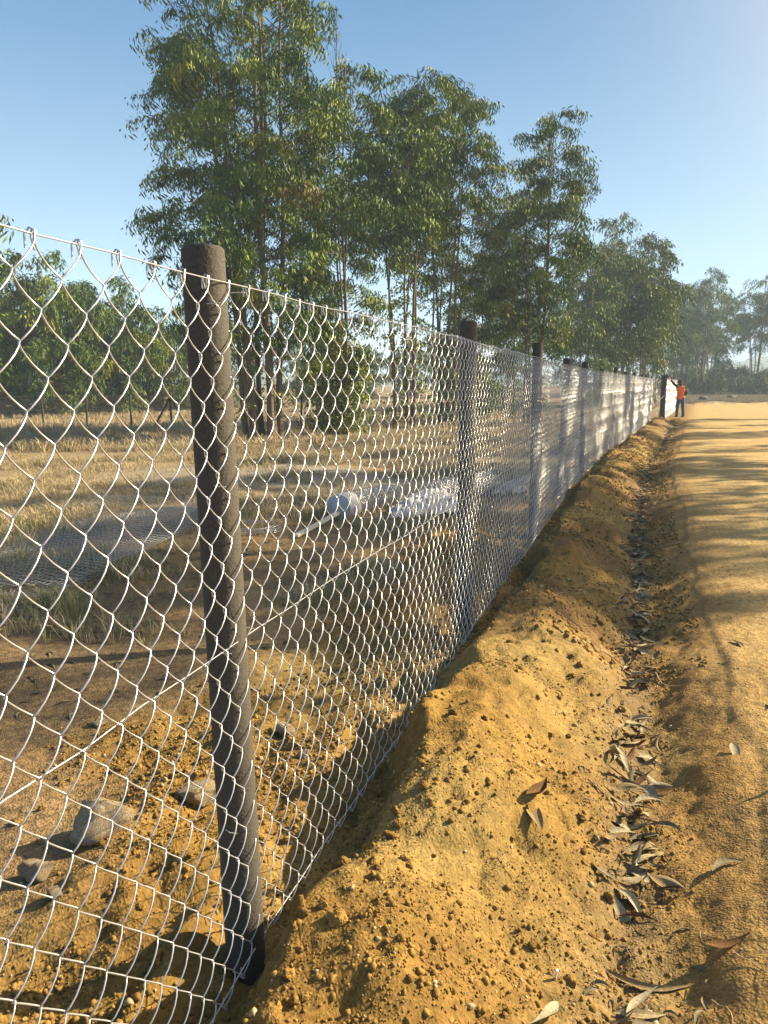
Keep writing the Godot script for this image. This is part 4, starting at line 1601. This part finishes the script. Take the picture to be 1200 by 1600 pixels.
	for i in prof.size() - 1:
		for s in 24:
			var a0 := TAU * s / 24
			var a1 := TAU * (s + 1) / 24
			var pp := []
			for e in [[i, a0], [i + 1, a0], [i + 1, a1], [i, a1]]:
				var pr: Array = prof[e[0]]
				var dip: float = 0.02 * cos(2.0 * e[1]) * (1.0 if pr[0] > 0.11 else 0.0)
				pp.append(head + Vector3(cos(e[1]) * pr[0], pr[1] + dip - 0.012, sin(e[1]) * pr[0] * 1.08))
			ht.quad(pp[0], pp[1], pp[2], pp[3])
	part("hat", ht.mesh(plain(lin(0.02, 0.018, 0.016), 0.9)), o)


# ---------------------------------------------------------------- scene
func _ready():
	var cam := Camera3D.new()
	cam.name = "camera"
	add_child(cam)
	cam.position = Vector3(0, 1.5, 0)
	cam.rotation_degrees = Vector3(-9.4, 0, 0)
	cam.fov = 67.0
	cam.near = 0.05
	cam.far = 4000.0
	cam.current = true

	var env := Environment.new()
	env.background_mode = Environment.BG_SKY
	var sm := ProceduralSkyMaterial.new()
	sm.sky_top_color = Color(0.04, 0.262, 0.43)
	sm.sky_horizon_color = Color(0.60, 0.70, 0.75)
	sm.sky_curve = 0.17
	sm.ground_horizon_color = Color(0.62, 0.60, 0.55)
	sm.ground_bottom_color = Color(0.40, 0.34, 0.26)
	sm.sun_angle_max = 95.0
	sm.sun_curve = 0.28
	var sky := Sky.new()
	sky.sky_material = sm
	env.sky = sky
	env.tonemap_mode = Environment.TONE_MAPPER_LINEAR
	env.tonemap_exposure = 3.1
	env.fog_enabled = true
	env.fog_density = 0.0017
	env.fog_light_color = Color(0.80, 0.88, 0.95)
	env.sdfgi_enabled = true
	env.ssao_enabled = true
	env.ssil_enabled = true
	var we := WorldEnvironment.new()
	we.name = "world"
	we.environment = env
	add_child(we)

	var sun := DirectionalLight3D.new()
	sun.name = "sun"
	add_child(sun)
	var el := deg_to_rad(30.0)
	var az := deg_to_rad(72.0)
	var to_sun := Vector3(cos(el) * sin(az), sin(el), -cos(el) * cos(az))
	sun.look_at_from_position(to_sun * 50.0, Vector3.ZERO)
	sun.light_color = Color(1.0, 0.92, 0.77)
	sun.light_energy = 1.6
	sun.light_angular_distance = 0.5
	sun.shadow_enabled = true

	rng.seed = 42
	for q in [[n_low, 1, 0.35, 2], [n_mid, 2, 0.5, 3], [n_cell, 3, 0.5, 1], [n_fine, 4, 1.0, 2]]:
		q[0].seed = q[1]
		q[0].frequency = q[2]
		q[0].fractal_octaves = q[3]
		q[0].noise_type = FastNoiseLite.TYPE_SIMPLEX_SMOOTH
	n_cell.noise_type = FastNoiseLite.TYPE_CELLULAR
	n_cell.fractal_type = FastNoiseLite.FRACTAL_NONE
	make_materials()

	# ground sheets, sharing their border vertices
	var dv := PackedFloat32Array()
	var d := -3.0
	while d < 700.0:
		dv.append(d)
		if d < 0.6:
			d += 0.08
		elif d < 4.2:
			d += 0.015
		else:
			d += 0.015 * (1.0 + (d - 4.2) * 1.1)
	var tf := PackedFloat32Array()
	var t := -1.8
	var st := 0.023
	var back := []
	while t > -600.0:
		back.append(t)
		st *= 1.065
		t -= st
	back.reverse()
	for q in back:
		tf.append(q)
	t = -1.8 + 0.023
	while t < -0.001:
		tf.append(t)
		t += 0.023
	tf.append(0.0)
	var tb := PackedFloat32Array()
	for i in 98:
		tb.append(1.5 * i / 97.0)
	var tr := PackedFloat32Array()
	t = 1.5
	st = 0.022
	while t < 400.0:
		tr.append(t)
		if t > 2.4:
			st *= 1.065
		t += st
	var dr := PackedFloat32Array()
	var dx := PackedFloat32Array()
	for q in dv:
		if q < 58.0:
			dr.append(q)
	dx.append(dr[dr.size() - 1])
	for q in dv:
		if q >= 58.0:
			dx.append(q)
	structure("field", grid(tf, dv, M.ground))
	structure("earth_bank", grid(tb, dv, M.ground))
	structure("road", grid(tr, dr, M.ground))
	structure("far_field", grid(tr, dx, M.ground))
	build_hills()
	build_fence()
	build_back_fence()
	build_shed()
	build_trees()
	build_grass()
	build_soil()
	build_litter()
	build_site_materials()
	build_worker()
